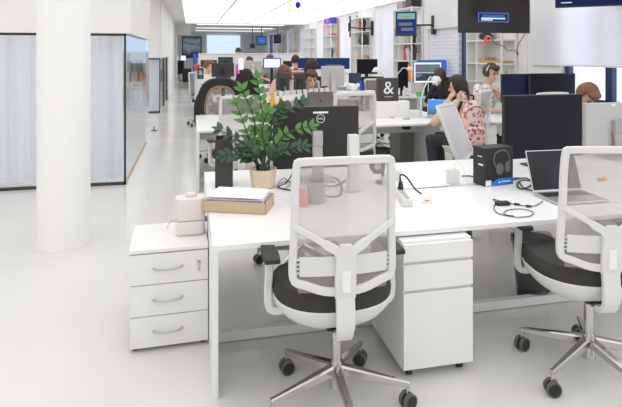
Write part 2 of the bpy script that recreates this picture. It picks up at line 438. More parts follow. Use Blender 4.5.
# left: corridor wall, door, glass rooms
struct('wall_corridor', MB().box((-1.05, 19.5, 0), (-.78, 29.2, CZ + .06)), 'wall')
struct('trim_3', MB().box((-.78, 29.0, 0), (-.70, 29.25, 2.62)), 'wall_warm')
struct('trim_4', MB().box((-.78, 28.9, 2.62), (-.02, 29.4, CZ + .06)), 'wall_warm')
gy = 7.0
gtop = 1.905
bx1 = -.74
yend = 10.25
struct('wall_bulkhead', MB().box((LX, gy - .02, gtop), (bx1, gy + .16, CZ + .06)).box((bx1 - .16, gy + .16, gtop), (bx1, yend, CZ + .06)), 'wall_warm')
fr = MB()
fr.box((LX, gy + .03, gtop - .03), (-.80, gy + .07, gtop)); fr.box((LX, gy + .03, 0), (-.80, gy + .07, .035))
fr.box((-.825, gy + .03, 0), (-.80, gy + .06, gtop)); fr.box((-2.62, gy + .03, 0), (-2.60, gy + .06, gtop))
f = struct('window_front_glazing', fr, 'darkgrey')
MB().box((LX, gy + .045, .035), (-.825, gy + .055, gtop - .03)).obj('pane', 'glass', f)
fr = MB(); fr.box((-.83, gy + .05, 0), (-.80, yend, .012)); fr.box((-.83, gy + .05, gtop - .008), (-.80, yend, gtop))
f = struct('window_side_glazing', fr, 'wood')
MB().box((-.82, gy + .06, .012), (-.81, yend, gtop - .01)).obj('pane', 'glass', f)
# curtain behind the front glazing
def curt(u, v):
    x = -5.6 + (5.6 - .87) * u
    return Vector((x, gy + .30 + .045 * math.sin(x * 21) + .02 * math.sin(x * 47 + 1), .03 + (gtop - .02) * v))
c = MB().grid(curt, 420, 2).obj('curtain', 'curtain', smooth=True)
tag(c, 'long pale lavender curtain hanging in folds behind the glass wall', 'curtain')
# back of the glass room: window band and wall
struct('wall_room_back', MB().box((-5.9, 22.0, 0), (-1.05, 22.1, CZ)), 'wall')
mb = MB(); mb.box((-5.9, 21.95, 1.72), (-1.1, 21.99, 2.9))
struct('window_room_back', mb, emit('sky_pane', (.60, .74, 1.0), 1.0))
# second glass box with its bulkhead
s2 = 15.25
struct('wall_bulkhead_second', MB().box((-1.14, s2, 1.52), (-.80, 19.5, CZ + .06)), 'wall')
struct('wall_bulkhead_warm', MB().box((-1.14, s2 - .1, 1.52), (-.845, s2, CZ + .06)), 'wall_warm')
mb = MB(); mb.box((-1.14, s2 - .02, 1.48), (-.84, s2 + .02, 1.52)); mb.box((-1.14, s2 - .02, 0), (-.84, s2 + .02, .05)); mb.box((-.86, s2 - .02, 0), (-.84, s2 + .02, 1.5))
mb.box((-.86, 19.4, 0), (-.82, 19.5, 1.52)); mb.box((-.86, 17.3, 0), (-.82, 17.36, 1.52))
f = struct('window_corridor_glazing', mb, 'darkgrey')
MB().box((-1.14, s2 - .005, .05), (-.86, s2 + .005, 1.48)).obj('pane', 'glass', f)
MB().box((-.855, s2 + .02, .02), (-.845, 19.4, 1.5)).obj('pane', 'glass', f)
mb = MB().grid(lambda u, v: Vector((-1.13 + .26 * u, s2 + .12 + .02 * math.sin(u * 40), .05 + 1.42 * v)), 40, 2)
tag(mb.obj('curtain', 'curtain', smooth=True), 'narrow pale curtain behind the small glass panel down the corridor', 'curtain')
# column
cc = onz(64, 243.5, 0); cr = .214
col = struct('column', MB().lathe([(cr + .006, 0), (cr + .006, .012), (cr, .02), (cr, CZ + .06)], (cc.x, cc.y, 0), 64), 'column', smooth=True)
# roller blinds
def blind(y0, y1, z0, label, x=WX - .03):
    t = thing('roller_blind', label, 'blind', (x, (y0 + y1) / 2, HEAD), 0, 'roller blinds on the window wall')
    h = (y1 - y0) / 2
    MB().box((-.004, -h, z0 - HEAD), (.004, h, .08)).obj('fabric', 'blind', t)
    MB().box((-.012, -h, z0 - HEAD - .012), (.012, h, z0 - HEAD + .012), .004).obj('bottom_bar', 'plastic', t)
    MB().cyl((0, -h, .10), (0, h, .10), .03, n=12).obj('roller', 'plastic', t, True)
    return t
blind(5.2, 7.70, 1.475, 'wide white roller blind lowered halfway over the window nearest the camera')
blind(9.62, 11.75, 2.22, 'white roller blind rolled high above the painted brick beside the large television')
blind(13.45, 15.3, .95, 'pale lit roller blind right down between the two cluttered bookcases')
blind(17.2, 19.15, .95, 'pale lit roller blind behind the edge-on black wall screen')
blind(21.0, 22.9, .95, 'pale lit roller blind right of the purple-topped bookcase')
blind(24.8, 26.7, .95, 'pale lit roller blind furthest but one along the window wall')
blind(28.6, 30.5, .95, 'small furthest pale roller blind along the window wall')

# ------------------------------------------------------------------ office chair
def make_chair(name, label, group='white mesh office chairs', meshmat='mesh', loc=(0, 0, 0), rz=0, base=0):
    t = thing(name, label, 'office chair', loc, rz, group)
    # base
    hub = MB().cyl((0, 0, .075), (0, 0, .20), .034, .030, 20)
    hub.obj('hub', 'chrome', t, True)
    for k in range(5):
        a = base + math.radians(-18 + 72 * k); d = Vector((math.cos(a), math.sin(a), 0)); sd = Vector((-d.y, d.x, 0))
        R = .335
        mb = MB().sweep([d * .02 + Vector((0, 0, .158)), d * .12 + Vector((0, 0, .142)), d * .24 + Vector((0, 0, .124)), d * (R + .008) + Vector((0, 0, .110))],
                        [.046, .040, .030, .022], [.050, .044, .034, .026], nrm=(0, 0, 1))
        mb.cyl(d * R + Vector((0, 0, .10)), d * R + Vector((0, 0, .066)), .009, n=10)
        leg = mb.obj('base_leg', 'chrome', t, True)
        c = d * R + sd * 0 + Vector((0, 0, .036)); sw = PI / 2 - base + (.35, -.5, .25, -.3, .6)[k]; ax = Vector((math.cos(sw), math.sin(sw), 0))
        w = MB()
        for s in (-1, 1):
            w.cyl(c + ax * s * .008, c + ax * s * .026, .036, n=20)
        w.obj('wheel', 'tyre', leg, True)
        h = MB()
        for s in (-1, 1): h.cyl(c + ax * s * .0262, c + ax * s * .0285, .030, .028, n=18)
        h.cyl(c - ax * .008, c + ax * .008, .03, n=16)
        h.obj('wheel_cover', 'black', leg, True)
    MB().cyl((0, 0, .19), (0, 0, .40), .024, n=20).obj('gas_column', 'chrome', t, True)
    mb = MB().box((-.06, -.14, .40), (.06, .10, .455), .015)
    mb.obj('mechanism', 'black', t)
    # seat: bowl shell and cushion
    def rim(u, rx, ry, p=2.6, cy=.03):
        a = 2 * PI * u; c_, s_ = math.cos(a), math.sin(a)
        return rx * math.copysign(abs(c_) ** (2 / p), c_), cy + ry * math.copysign(abs(s_) ** (2 / p), s_)
    def saddle(x, y): return .10 * x * x * 4 * .28 - .02 * ((y) / .25) ** 2 * (1 if y > 0 else .3)
    b = MB()
    bm = bmesh.new(); rings = []
    prof = [(.28, -.152), (.58, -.130), (.84, -.088), (.97, -.045), (1.0, -.015), (.97, -.008)]
    for sc, dz in prof:
        ring = []
        for k in range(40):
            x, y = rim(k / 40, .283 * sc, .245 * sc); ring.append(bm.verts.new((x, y, .535 + dz + saddle(x, y))))
        rings.append(ring)
    for a_, q in zip(rings, rings[1:]):
        for k in range(40): bm.faces.new((a_[k], a_[(k + 1) % 40], q[(k + 1) % 40], q[k]))
    bm.faces.new(list(reversed(rings[0]))); bm.faces.new(rings[-1]); b._add(bm)
    b.obj('seat_shell', 'plastic', t, True)
    b = MB(); bm = bmesh.new(); rings = []
    for sc, dz in [(.90, -.03), (.985, -.018), (1.0, .012), (.985, .042), (.93, .06), (.6, .066), (.25, .066)]:
        ring = []
        for k in range(40):
            x, y = rim(k / 40, .281 * sc, .242 * sc); ring.append(bm.verts.new((x, y, .535 + dz + saddle(x, y))))
        rings.append(ring)
    for a_, q in zip(rings, rings[1:]):
        for k in range(40): bm.faces.new((a_[k], a_[(k + 1) % 40], q[(k + 1) % 40], q[k]))
    bm.faces.new(list(reversed(rings[0]))); bm.faces.new(rings[-1]); b._add(bm)
    b.obj('seat', 'fabric', t, True)
    # backrest
    Z0, Z1 = .53, 1.195
    def B(x, z, off=0):
        tt = (z - Z0) / (Z1 - Z0)
        return Vector((x, -.222 - .04 * tt + .03 * math.sin(PI * min(1, max(0, tt)) ) * 0 + .55 * x * x - off, z))
    out = [(x * 1.04, z) for x, z in [(-.215, 1.178), (-.222, 1.05), (-.222, .95), (-.226, .82), (-.230, .72), (-.220, .668), (-.17, .632), (-.09, .606), (0, .60),
           (.09, .606), (.17, .632), (.220, .668), (.230, .72), (.226, .82), (.222, .95), (.222, 1.05), (.215, 1.178), (.195, 1.192), (.1, 1.196), (0, 1.197), (-.1, 1.196), (-.195, 1.192)]]
    path = [B(x * .935, z + (-.018 if z > 1.1 else (.018 if z < .66 else 0))) for x, z in out]
    pp = smooth_path(path, 3, True)
    fr = MB().sweep(pp, .033, .026, nrm=(0, 1, 0), closed=True)
    fr.obj('backrest_frame', 'plastic', t, True)
    y = MB()
    for s in (-1, 1):
        y.sweep(smooth_path([B(s * .222, .905, .006), B(s * .15, .868, .012), B(s * .085, .828, .016), B(s * .035, .795, .018), B(s * .02, .74, .018)], 4), [.028] * 8 + [.038] * 9, .022)
    y.sweep([B(0, .825, .018), B(0, .78, .018), B(0, .7, .018), B(0, .65, .018), B(0, .60, .016)], [.05, .088, .092, .092, .09], .026)
    y.obj('back_brace', 'plastic', t, True)
    MB().box((-.019, -.268, .625), (.019, -.25, .715), .004).obj('height_lock', 'lam', t)
    sp = MB().sweep(smooth_path([(0, -.236, .64), (0, -.250, .54), (0, -.245, .46), (0, -.19, .405), (0, -.05, .415)], 5), [.082] * 10 + [.074] * 11, .026, nrm=(0, 1, .001))
    sp.obj('back_support', 'plastic', t, True)
    MB().grid(lambda u, v: B((-.218 + .436 * u) * (1 if v > .12 else .9 + v * .8), .615 + .565 * v, -.004), 12, 16).obj('mesh_back', meshmat, t, True)
    lb = MB().grid(lambda u, v: B(-.195 + .39 * u, .69 + .085 * v, .007), 10, 2)
    lb.obj('lumbar_panel', 'plastic', t, True)
    for s in (-1, 1):
        nt = MB()
        for k in range(4):
            p = B(s * .196, .702 + .019 * k, .0); nt.box((p.x - .012, p.y - .004, p.z - .003), (p.x + .012, p.y + .01, p.z + .003), .002)
        p = B(s * .184, .73, .0); nt.box((p.x - .003, p.y - .002, .70), (p.x + .003, p.y + .012, .762))
        nt.obj('lumbar_catch', 'plastic', t)
    for s in (-1, 1):
        a = MB().sweep(smooth_path([(s * .20, .02, .452), (s * .27, .02, .448), (s * .298, .02, .47), (s * .302, .02, .53), (s * .298, .02, .62), (s * .295, .02, .705)], 4), .036, .03, nrm=(0, 1, 0))
        ar = a.obj('armrest', 'plastic', t, True)
        MB().prism([(s * .295 - .034, -.10), (s * .295 + .036, -.10), (s * .295 + .040, -.02), (s * .295 + .034, .09), (s * .295 - .034, .105), (s * .295 - .042, 0)], .022, Matrix.Translation((0, 0, .702)), .006).obj('arm_pad', 'pad', ar, True)
    return t
ch = make_chair('office_chair', 'white mesh-backed office chair standing in front of the white drawer pedestal', loc=(.652, 2.43, 0), rz=math.radians(-1.5))
ch.scale = (1, 1, 1.02)
for o in ch.children:
    if o.name.split('.')[0] in ('base_leg', 'hub', 'gas_column'): o.location.x = .022
ch2 = dup(ch, (2.0, 2.38, 0), math.radians(-13), 'white mesh-backed office chair at right edge, in front of the open laptop')

for o in ch2.children:
    if o.name.startswith('base_leg'): o.rotation_euler.z = math.radians(17)
    if o.name.startswith('armrest'): o.location = (.05, .23, -.028)
# ------------------------------------------------------------------ desks
def bench(name, label, x0, x1, y0, depth, legs, z=.735, trays=True):
    t = thing(name, label, 'desk', (x0, y0, 0), 0, 'white office bench desks')
    w = x1 - x0; h = depth / 2
    for k in range(2 if trays else 1):
        a = 0 if k == 0 else h + .03; e = h - .03 if trays else depth
        if k: e = depth
        MB().box((0, a, z - .026), (w, e, z), .002).obj('tabletop', 'desk', t)
    if trays:
        MB().box((.02, h - .03, z - .075), (w - .02, h + .03, z - .02)).obj('cable_tray', 'lam', t)
    for lx in legs:
        MB().box((lx, .0 if lx == 0 else .18, 0), (lx + .028, depth - .005, z - .026), .002).obj('leg_panel', 'lam', t)
    MB().box((.03, depth * .3, .005), (w - .03, depth * .3 + .05, .06), .004).obj('foot_rail', 'grey' if False else 'lam', t)
    MB().box((.03, h - .015, .5), (w - .03, h + .015, z - .078), .002).obj('crossbeam', 'lam', t)
    return t
D = .735
bench('bench_desk', 'long white double desk nearest the camera, carrying the plant and the laptop', .1, 4.7, 2.58, 1.62, [0, 4.4])
bench('bench_desk', 'long white double desk behind the nearest one, under the standing ampersand bag', .07, 3.6, 6.44, 1.62, [0, 3.2])
bench('bench_desk', 'short white single desk with papers beside the man in headphones', 3.66, 5.25, 6.46, .82, [1.4], trays=False)
bench('bench_desk', 'white double desk third row back, under the screen-filled middle of the room', .1, 4.9, 10.35, 1.62, [0, 4.6])
bench('bench_desk', 'white double desk fourth row back, just before the white partition cabinets', .1, 4.9, 14.2, 1.62, [0, 4.6])

# pedestal under the near desk
t = thing('drawer_pedestal', 'tall white wheeled drawer pedestal under the near desk, right of the chair', 'pedestal', (1.047, 2.505, 0))
w, dp = .385, .50
MB().box((0, .02, .05), (w, dp, .70), .002).obj('body', 'lam', t)
for z0, z1 in ((.054, .452), (.456, .596), (.600, .70)):
    MB().box((0, 0, z0), (w, .019, z1 - .012), .002).obj('drawer', 'lam', t)
for x in (.05, w - .05):
    for y in (.06, dp - .06):
        MB().cyl((x - .012, y, .025), (x + .012, y, .025), .025, n=14).box((x - .012, y - .01, .03), (x + .012, y + .01, .05)).obj('caster', 'black', t, True)
# three drawer cabinet at left
t = thing('drawer_cabinet', 'low white three-drawer cabinet with curved handles at the desk end', 'cabinet', (-.331, 3.065, 0), math.radians(1.6))
w, dp, h = .428, .445, .57
MB().box((0, .02, .02), (w, dp, h - .02), .001).obj('body', 'lam', t)
MB().box((-.004, -.006, h - .02), (w, dp + .004, h), .002).obj('cabinet_top', 'lam', t)
for k in range(3):
    z0 = .025 + .174 * k
    d = MB().box((.002, 0, z0), (w - .002, .019, z0 + .169), .001).obj('drawer', 'lam', t)
    MB().sweep(smooth_path([(.125, .0, z0 + .088), (.145, -.02, z0 + .086), (.205, -.027, z0 + .084), (.265, -.02, z0 + .088), (.285, 0, z0 + .092)], 4), .012, .008, nrm=(0, 0, 1)).obj('handle', 'steel', d, True)
lk = MB().cyl((.375, .002, .475), (.375, -.006, .475), .011, n=14).box((.370, -.006, .425), (.380, -.002, .462), .002).cyl((.375, -.003, .475), (.375, -.02, .475), .006).obj('lock_and_key', 'steel', t, label='small metal lock with a hanging key')
for x in (.03, w - .03):
    for y in (.05, dp - .05): MB().cyl((x, y, 0), (x, y, .02), .018, n=12).obj('foot', 'black', t)
# humidifier
p = onz(190, 232, .57)
t = thing('humidifier', 'pale pink humidifier with a round cap standing on the drawer cabinet', 'humidifier', (-.004, 3.30, .57)); t.scale = (1, 1, .90)
def rrect(w, d, r, n=5):
    o = []
    for cx, cy, a0 in ((w - r, d - r, 0), (-w + r, d - r, 90), (-w + r, -d + r, 180), (w - r, -d + r, 270)):
        for k in range(n + 1):
            a = math.radians(a0 + 90 * k / n); o.append((cx + r * math.cos(a), cy + r * math.sin(a)))
    return o
MB().prism(rrect(.086, .062, .035), .088, Matrix.Translation((0, 0, .004)), .004).obj('base', 'humid', t, True)
MB().prism(rrect(.083, .059, .033), .005, Matrix.Translation((0, 0, .092))).obj('seam_band', 'silver', t, True)
MB().prism(rrect(.088, .062, .035), .148, Matrix.Translation((0, 0, .097)), .008).obj('tank', 'humid', t, True)
MB().lathe([(.024, 0), (.032, .004), (.033, .016), (.028, .024), (.012, .027)], (.005, 0, .243)).obj('cap', 'humid2', t, True)
MB().box((.088, -.01, .07), (.10, .012, .10), .003).obj('dial', 'grey', t)
cb = MB().tube(smooth_path([(-.07, .05, .02), (-.10, .09, .06), (-.13, .11, .03), (-.14, .09, .006)], 6), .002, 6).obj('power_cord', 'grey', t)

# ------------------------------------------------------------------ on the near desk
# cardboard tray with papers
t = thing('cardboard_tray', 'shallow brown cardboard box heaped with papers on the desk corner', 'box', (.066, 3.15, D), math.radians(-21.5))
bw, bd, bh = .376, .225, .066
mb = MB(); mb.box((0, 0, 0), (bw, bd, .004)); mb.box((0, 0, 0), (bw, .004, bh)); mb.box((0, bd - .004, 0), (bw, bd, bh)); mb.box((0, 0, 0), (.004, bd, bh)); mb.box((bw - .004, 0, 0), (bw, bd, bh))
mb.obj('tray', 'card', t)
i = 0
for (dx, dy, rz, z, m) in ((.02, .012, 0, .042, 'paper'), (.012, .006, -.6, .067, 'lav'), (.008, .004, .8, .072, 'paper'), (.008, .002, -.8, .077, 'lav'), (.03, .010, 2, .082, 'paper'), (.022, .008, -1, .088, 'paper')):
    x0, y0 = .066 + dx, 3.15
    R = Matrix.Rotation(math.radians(-21.5), 4, 'Z'); q = R @ Vector((dx, dy, 0))
    def sheet(u, v, ph=i):
        return Vector(((.35 if ph < 4 else .325) * u, .212 * v, .004 * math.sin(5 * u + ph) * (u - .3) + .005 * math.sin(4 * v + ph * 2) * v))
    mb = MB()
    if i == 0: mb.box((0, 0, -.038), (.33, .195, .018), .002)
    else: mb.grid(sheet, 10, 6); bmesh.ops.solidify(mb.bm, geom=list(mb.bm.faces), thickness=.0012)
    o = mb.obj('paper_stack' if i == 0 else 'paper_sheet', m, smooth=False, loc=(.066 + q.x, 3.15 + q.y, D + z), rotz=math.radians(-21.5 + rz))
    labs = ['thick block of paper filling the brown cardboard box', 'lowest lavender sheet sticking out of the cardboard box', 'white sheet between two lavender sheets in the box', 'upper lavender sheet sticking out of the box towards the viewer', 'white sheet second from top on the cardboard box', 'topmost white sheet on the pile in the cardboard box']
    tag(o, labs[i], 'paper', 'papers in the cardboard box'); i += 1
# black magazine holder
p = onz(224, 188, D)
t = tag(MB().box((-.06, 0, 0), (.06, .004, .33)).box((-.06, .20, 0), (.06, .204, .33)).box((-.06, 0, 0), (-.056, .204, .33)).box((.056, 0, 0), (.06, .204, .33)).box((-.06, 0, 0), (.06, .204, .004)).obj('magazine_holder', 'darkgrey', loc=(p.x, p.y, D), rotz=math.radians(-4)), 'tall empty black file box standing left of the potted plant', 'file box')
# plant
p = onz(263, 187, D)
t = thing('potted_plant', 'zamioculcas plant with glossy green leaves in a pale wooden pot', 'plant', (p.x, p.y, D))
MB().lathe([(.068, 0), (.080, .01), (.094, .122), (.095, .13), (.088, .13), (.086, .11), (.02, .11)], n=32).obj('pot', 'potwood', t, True)
MB().lathe([(.086, .104), (.06, .112), (.01, .114)], n=24).obj('soil', 'soil', t)
def leaf(mb, base, d, nrm, L, W):
    d = d.normalized(); sd = d.cross(nrm).normalized(); n = sd.cross(d).normalized()
    b = bmesh.new(); rows = []
    for k in range(7):
        s = k / 6; w = W * (math.sin(PI * min(1, s ** .75)) ** .8 if 0 < s < 1 else .04) * .5
        c = base + d * (L * s) - n * (L * .16 * s * s)
        rows.append([b.verts.new(c - sd * w + n * w * .35), b.verts.new(c), b.verts.new(c + sd * w + n * w * .35)])
    for a, q in zip(rows, rows[1:]):
        for k in range(2): b.faces.new((a[k], a[k + 1], q[k + 1], q[k]))
    mb._add(b)
def px3(px, py, dy=0): return ony(px, py, p.y + dy) - Vector((p.x, p.y, D))
stems = [([(262, 172), (264, 140), (261, 105), (257, 76)], .02, 'leaf', 9), ([(258, 172), (256, 150), (254, 118), (241, 88)], -.05, 'leaf', 9),
         ([(258, 172), (253, 152), (246, 130), (236, 103)], -.10, 'leaf', 7), ([(260, 174), (256, 158), (244, 143), (219, 130)], -.14, 'leafd', 7),
         ([(266, 172), (268, 148), (278, 118), (304, 101)], .06, 'leafd', 8), ([(267, 174), (271, 156), (286, 134), (312, 126)], -.06, 'leaf', 8),
         ([(266, 172), (270, 160), (282, 150), (304, 146)], -.10, 'leafd', 8), ([(264, 172), (268, 140), (274, 118), (283, 106)], .0, 'leafd', 7),
         ([(260, 174), (252, 160), (240, 154), (224, 156)], -.08, 'leafd', 6), ([(263, 172), (265, 150), (262, 130), (268, 112)], -.08, 'leaf', 8),
         ([(262, 172), (258, 150), (250, 146), (240, 148)], .05, 'leafd', 6)]
for pts, dy, lm, n in stems:
    path = smooth_path([px3(x, y, dy * (k / 3)) if k else Vector((random.uniform(-.045, .045), random.uniform(-.045, .045), .108)) for k, (x, y) in enumerate(pts)], 8)
    N = len(path)
    st = MB().tube(path, [.0085 - .006 * (i / (N - 1)) for i in range(N)], 7).obj('stem', 'stem', t, True)
    mb = MB()
    for k in range(n):
        f = .34 + .64 * k / (n - 1); i = min(N - 2, int(f * (N - 1))); q = path[i]; tg = (path[i + 1] - path[i]).normalized()
        ax = tg.cross(Vector((.15, -1, .35))).normalized()
        for s in (-1, 1):
            dr = (tg * .75 + ax * s * .8 + Vector((random.uniform(-.25, .25), random.uniform(-.35, .2), random.uniform(-.1, .2))))
            leaf(mb, q, dr, Vector((random.uniform(-.3, .3), -.75, .65)), random.uniform(.062, .088) * (1 - .25 * (f - .34)), random.uniform(.030, .042))
    leaf(mb, path[-1], tg, Vector((.1, -.8, .6)), .055, .028)
    mb.obj('leaves', lm, st, True)
# monitor builder: local -Y is the screen side
def monitor(label, c, w, h, rz=0, desk=D, body='black', screen='blackgloss', neck='black', group=None, foot=True, thick=.035, name='monitor', cat='monitor', bez=.012):
    """c: centre of the panel in the room"""
    t = thing(name, label, cat, (c[0], c[1], desk), rz, group); zc = c[2] - desk
    MB().box((-w / 2, -.008, zc - h / 2), (w / 2, thick - .012, zc + h / 2), .006).obj('housing', body, t)
    MB().box((-w / 2 + bez, -.010, zc - h / 2 + bez), (w / 2 - bez, -.0075, zc + h / 2 - bez)).obj('screen', screen, t)
    if foot:
        MB().sweep([(0, .075, .01), (0, .07, zc * .5), (0, .04, zc + .0)], .075, .03, nrm=(0, 1, 0)).box((-.038, thick - .02, zc - .06), (.038, thick + .03, zc + .05), .006).obj('stand', neck, t)
        MB().box((-.12, -.06, 0), (.12, .14, .012), .004).obj('foot', neck, t)
    return t
def rect_c(x0, y0, x1, y1, Y):
    a, b = ony(x0, y0, Y), ony(x1, y1, Y); return (a + b) / 2, b.x - a.x, a.z - b.z
# big black monitor seen from behind
c, w, h = rect_c(273, 107, 357, 165, 3.80)
t = monitor('large black monitor seen from behind, right of the potted plant', c, w, h, PI + math.radians(-2), body='monback', neck='silver', thick=.05)
zc = c.z - D
# logo on the back (local +Y side)
lp = ony(319.5, 118, 3.80); 
lx = -(lp.x - c.x)
ring = MB().tube([(lx + .030 * math.cos(a * PI / 16), .0395, lp.z - D + .030 * math.sin(a * PI / 16)) for a in range(32)], .0022, 6, True)
ring.obj('logo_ring', 'mark', t)
text_obj('logo_text', 'DELL', .022, 'mark', t, (lx, .0405, lp.z - D), (PI / 2, 0, PI))
MB().box((lx - .056, .036, lp.z - D + .038), (lx + .056, .042, lp.z - D + .052), .002).obj('asset_label', 'paper', t)
# white upright post
p = onz(354, 192, D)
tag(MB().box((-.034, -.03, 0), (.034, .03, .38), .006).obj('desk_post', 'plastic', loc=(p.x, p.y + .02, D)), 'slim white upright post on the near desk by the black monitor', 'post')
# things seen through the front chair's mesh
p = onz(316, 202, D)
MBc = MB().lathe([(.05, 0), (.055, .004), (.058, .13), (.054, .13), (.05, .01), (.01, .01)], n=24)
tag(MBc.obj('pencil_cup', 'grey', smooth=True, loc=p), 'grey pencil cup on the near desk behind the chair mesh', 'pencil cup')
pens = [('black', 'black pen leaning left'), ('teal', 'teal pen leaning back'), ('amber', 'yellow pencil leaning right'), ('darkgrey', 'dark grey pen standing upright'), ('blue', 'blue pen leaning forward')]
for k, (m, lb) in enumerate(pens):
    a = k * 1.256
    o = MB().cyl((0.0, 0.0, 0), (.028 * math.cos(a), .028 * math.sin(a), .155), .004, n=8).cyl((.028 * math.cos(a), .028 * math.sin(a), .155), (.030 * math.cos(a), .030 * math.sin(a), .168), .004, .001, n=8).obj('pen', m, loc=(p.x + .015 * math.cos(a), p.y + .015 * math.sin(a), D + .012))
    tag(o, lb + ' in the grey pencil cup', 'pen', 'pens in the pencil cup')
p = onz(303, 206, D)
tag(MB().lathe([(.028, 0), (.030, .004), (.030, .06), (.018, .075), (.018, .10), (.02, .102)], n=20).obj('bottle', 'pinkred', smooth=True, loc=p), 'small coral red bottle left of the pencil cup', 'bottle')
# headphones standing behind the chair
p = onz(378, 183, D)
t = thing('desk_fan', 'small dark desk fan on the near desk, seen through the chair mesh', 'fan', p)
MB().cyl((.035, 0, 0), (.035, 0, .012), .05, n=20).obj('foot', 'darkgrey', t, True)
MB().cyl((.035, 0, .01), (.035, 0, .12), .012, n=10).obj('stem', 'darkgrey', t, True)
MB().cyl((-.01, -.02, .125), (-.01, .03, .125), .058, .045, n=24).cyl((-.01, .03, .125), (.05, .045, .125), .03, n=16).obj('fan_head', 'darkgrey', t, True)
MB().cyl((-.01, -.022, .125), (-.01, -.0205, .125), .026, n=20).obj('fan_hub', 'silver', t, True)
# black cables on desk left of the cup
for pts, lb in (([(296, 158), (293, 172), (286, 183), (278, 187), (290, 190), (300, 189)], 'black cable curling down from the monitor beside the plant pot'),):
    P_ = smooth_path([onz(x, y, D + .006) if k > 1 else ony(x, y, 3.55) for k, (x, y) in enumerate(pts)], 6)
    tag(MB().tube(P_, .005, 6).obj('cable', 'black', smooth=True), lb, 'cable')
P_ = smooth_path([onz(x, y, D + .006) for x, y in ((326, 196), (338, 196), (342, 188), (336, 178), (324, 179), (322, 184), (334, 186), (346, 180))], 6)
tag(MB().tube(P_, .004, 6).obj('cable', 'darkgrey', smooth=True), 'dark coiled cable behind the chair mesh near the pencil cup', 'cable')
P_ = smooth_path([onz(x, y, D + .004) for x, y in ((278, 183), (284, 178), (290, 184), (283, 189), (276, 186), (288, 181), (296, 186))], 6)
tag(MB().tube(P_, .003, 6).obj('cable', 'grey', smooth=True), 'thin grey cable tangle right of the plant pot', 'cable')
# power strip and plug
p = onz(408, 207, D)
t = thing('power_strip', 'white power strip lying on the near desk with a black plug', 'power strip', (p.x, p.y, D), math.radians(-12))
MB().box((-.03, 0, 0), (.03, .27, .045), .006).obj('strip_body', 'plastic', t)
for k in range(5): MB().cyl((0, .03 + .042 * k, .045), (0, .03 + .042 * k, .0455), .017, n=16).obj('socket', 'grey', t)
MB().cyl((0, .245, .045), (0, .245, .095), .020, .012, n=12).obj('plug', 'black', t, True)
P_ = smooth_path([Vector((0, .245, .09)), Vector((0.0, .25, .135)), Vector((.04, .25, .12)), Vector((.09, .23, .05)), Vector((.13, .22, .02))], 6)
MB().tube(P_, .006, 6).obj('power_cord', 'black', t, True)
# white cable boxes / extension cubes
for (x, y, w, d, h, lb) in ((397, 181, .07, .09, .07, 'white cube socket by the chair back on the near desk'), (388, 186, .05, .08, .05, 'small white box behind the chair edge beside the power strip')):
    p = onz(x, y, D)
    tag(MB().box((-w / 2, 0, 0), (w / 2, d, h), .004).obj('white_box', 'plastic', loc=p), lb, 'box')
# adapter with its plate
p = onz(454, 184, D)
t = thing('power_adapter', 'upright white power adapter with its thin cord on the near desk', 'power adapter', p)
MB().box((-.045, -.02, 0), (.035, .035, .105), .006).obj('adapter_body', 'plastic', t)
P_ = smooth_path([Vector((.0, 0, .104)), Vector((.01, -.02, .16)), Vector((.05, -.04, .12)), Vector((.07, -.05, .03)), Vector((.09, -.06, .004)), Vector((.06, -.09, .004))], 6)
MB().tube(P_, .0018, 6).obj('power_cord', 'plastic', t)
a, b_ = onz(406, 186, D), onz(455, 184, D)
tag(MB().box((-.25, -.03, 0), (.13, .09, .006), .002).obj('cover_plate', 'lam', loc=onz(432, 186, D), rotz=math.radians(4)), 'white lid of the cable opening on the near desk', 'plate')
P_ = smooth_path([onz(x, y, D + .006) for x, y in ((462, 176), (470, 176), (478, 177), (500, 178), (520, 178))], 5)
tag(MB().tube(P_, .005, 6).obj('cable', 'black', smooth=True), 'straight black cable running behind the headphone box', 'cable')
# roll of tape
p = onz(427, 203, D)
t = thing('tape_roll', 'small white tape roll with orange bits lying on the near desk', 'tape', p)
MB().lathe([(.014, 0), (.03, 0), (.03, .014), (.014, .014), (.014, 0)], n=24, closed=False).obj('roll', 'cream', t, True)
for k, m in enumerate(('orange', 'wood', 'red')):
    MB().ball((.012 * math.cos(k * 2.1), .012 * math.sin(k * 2.1), .014), (.009, .007, .006), 8, 6).obj('bit', m, t, True)
# headphone box
a, b_ = onz(485, 187, D), onz(513, 184, D)
t = thing('headphone_box', 'black retail box with a headphone picture and blue band on the desk', 'box', (a.x, a.y, D), math.atan2(b_.y - a.y, b_.x - a.x))
w, h = (b_ - a).length, .265
dl = onz(476.5, 181, D)
MB().box((0, 0, 0), (w, .13, h), .002).obj('carton', 'black', t)
mb = MB().prism([(.0, .004), (w - .001, .004), (w - .001, .05), (w * .45, .05), (w * .33, .03), (.0, .03)], .001, Matrix.Translation((0, 0, 0)) @ Matrix.Rotation(PI / 2, 4, 'X'))
mb.obj('blue_band', 'bluebox', t)
MB().box((.006, -.0016, .004), (.05, -.0008, .042)).obj('barcode_label', 'paper', t)
hp = MB(); 
hp.tube(smooth_path([(w * .42, -.002, .12), (w * .30, -.002, .17), (w * .36, -.002, .225), (w * .6, -.002, .245), (w * .8, -.002, .22), (w * .86, -.002, .16), (w * .84, -.002, .13)], 5), .0055, 6)
hp.ball((w * .52, -.001, .115), (.034, .006, .042), 16, 10).ball((w * .80, -.001, .125), (.024, .006, .040), 16, 10)
hp.obj('headphone_picture', 'tyre', t, True)
MB().box((w * .58, -.0026, .022), (w * .90, -.0014, .030)).obj('band_print', 'mark', t)
MB().prism([(w * .46, .018), (w * .54, .018), (w * .51, .034)], .0012, Matrix.Translation((0, -.0012, 0)) @ Matrix.Rotation(PI / 2, 4, 'X')).obj('band_emblem', 'mark', t)
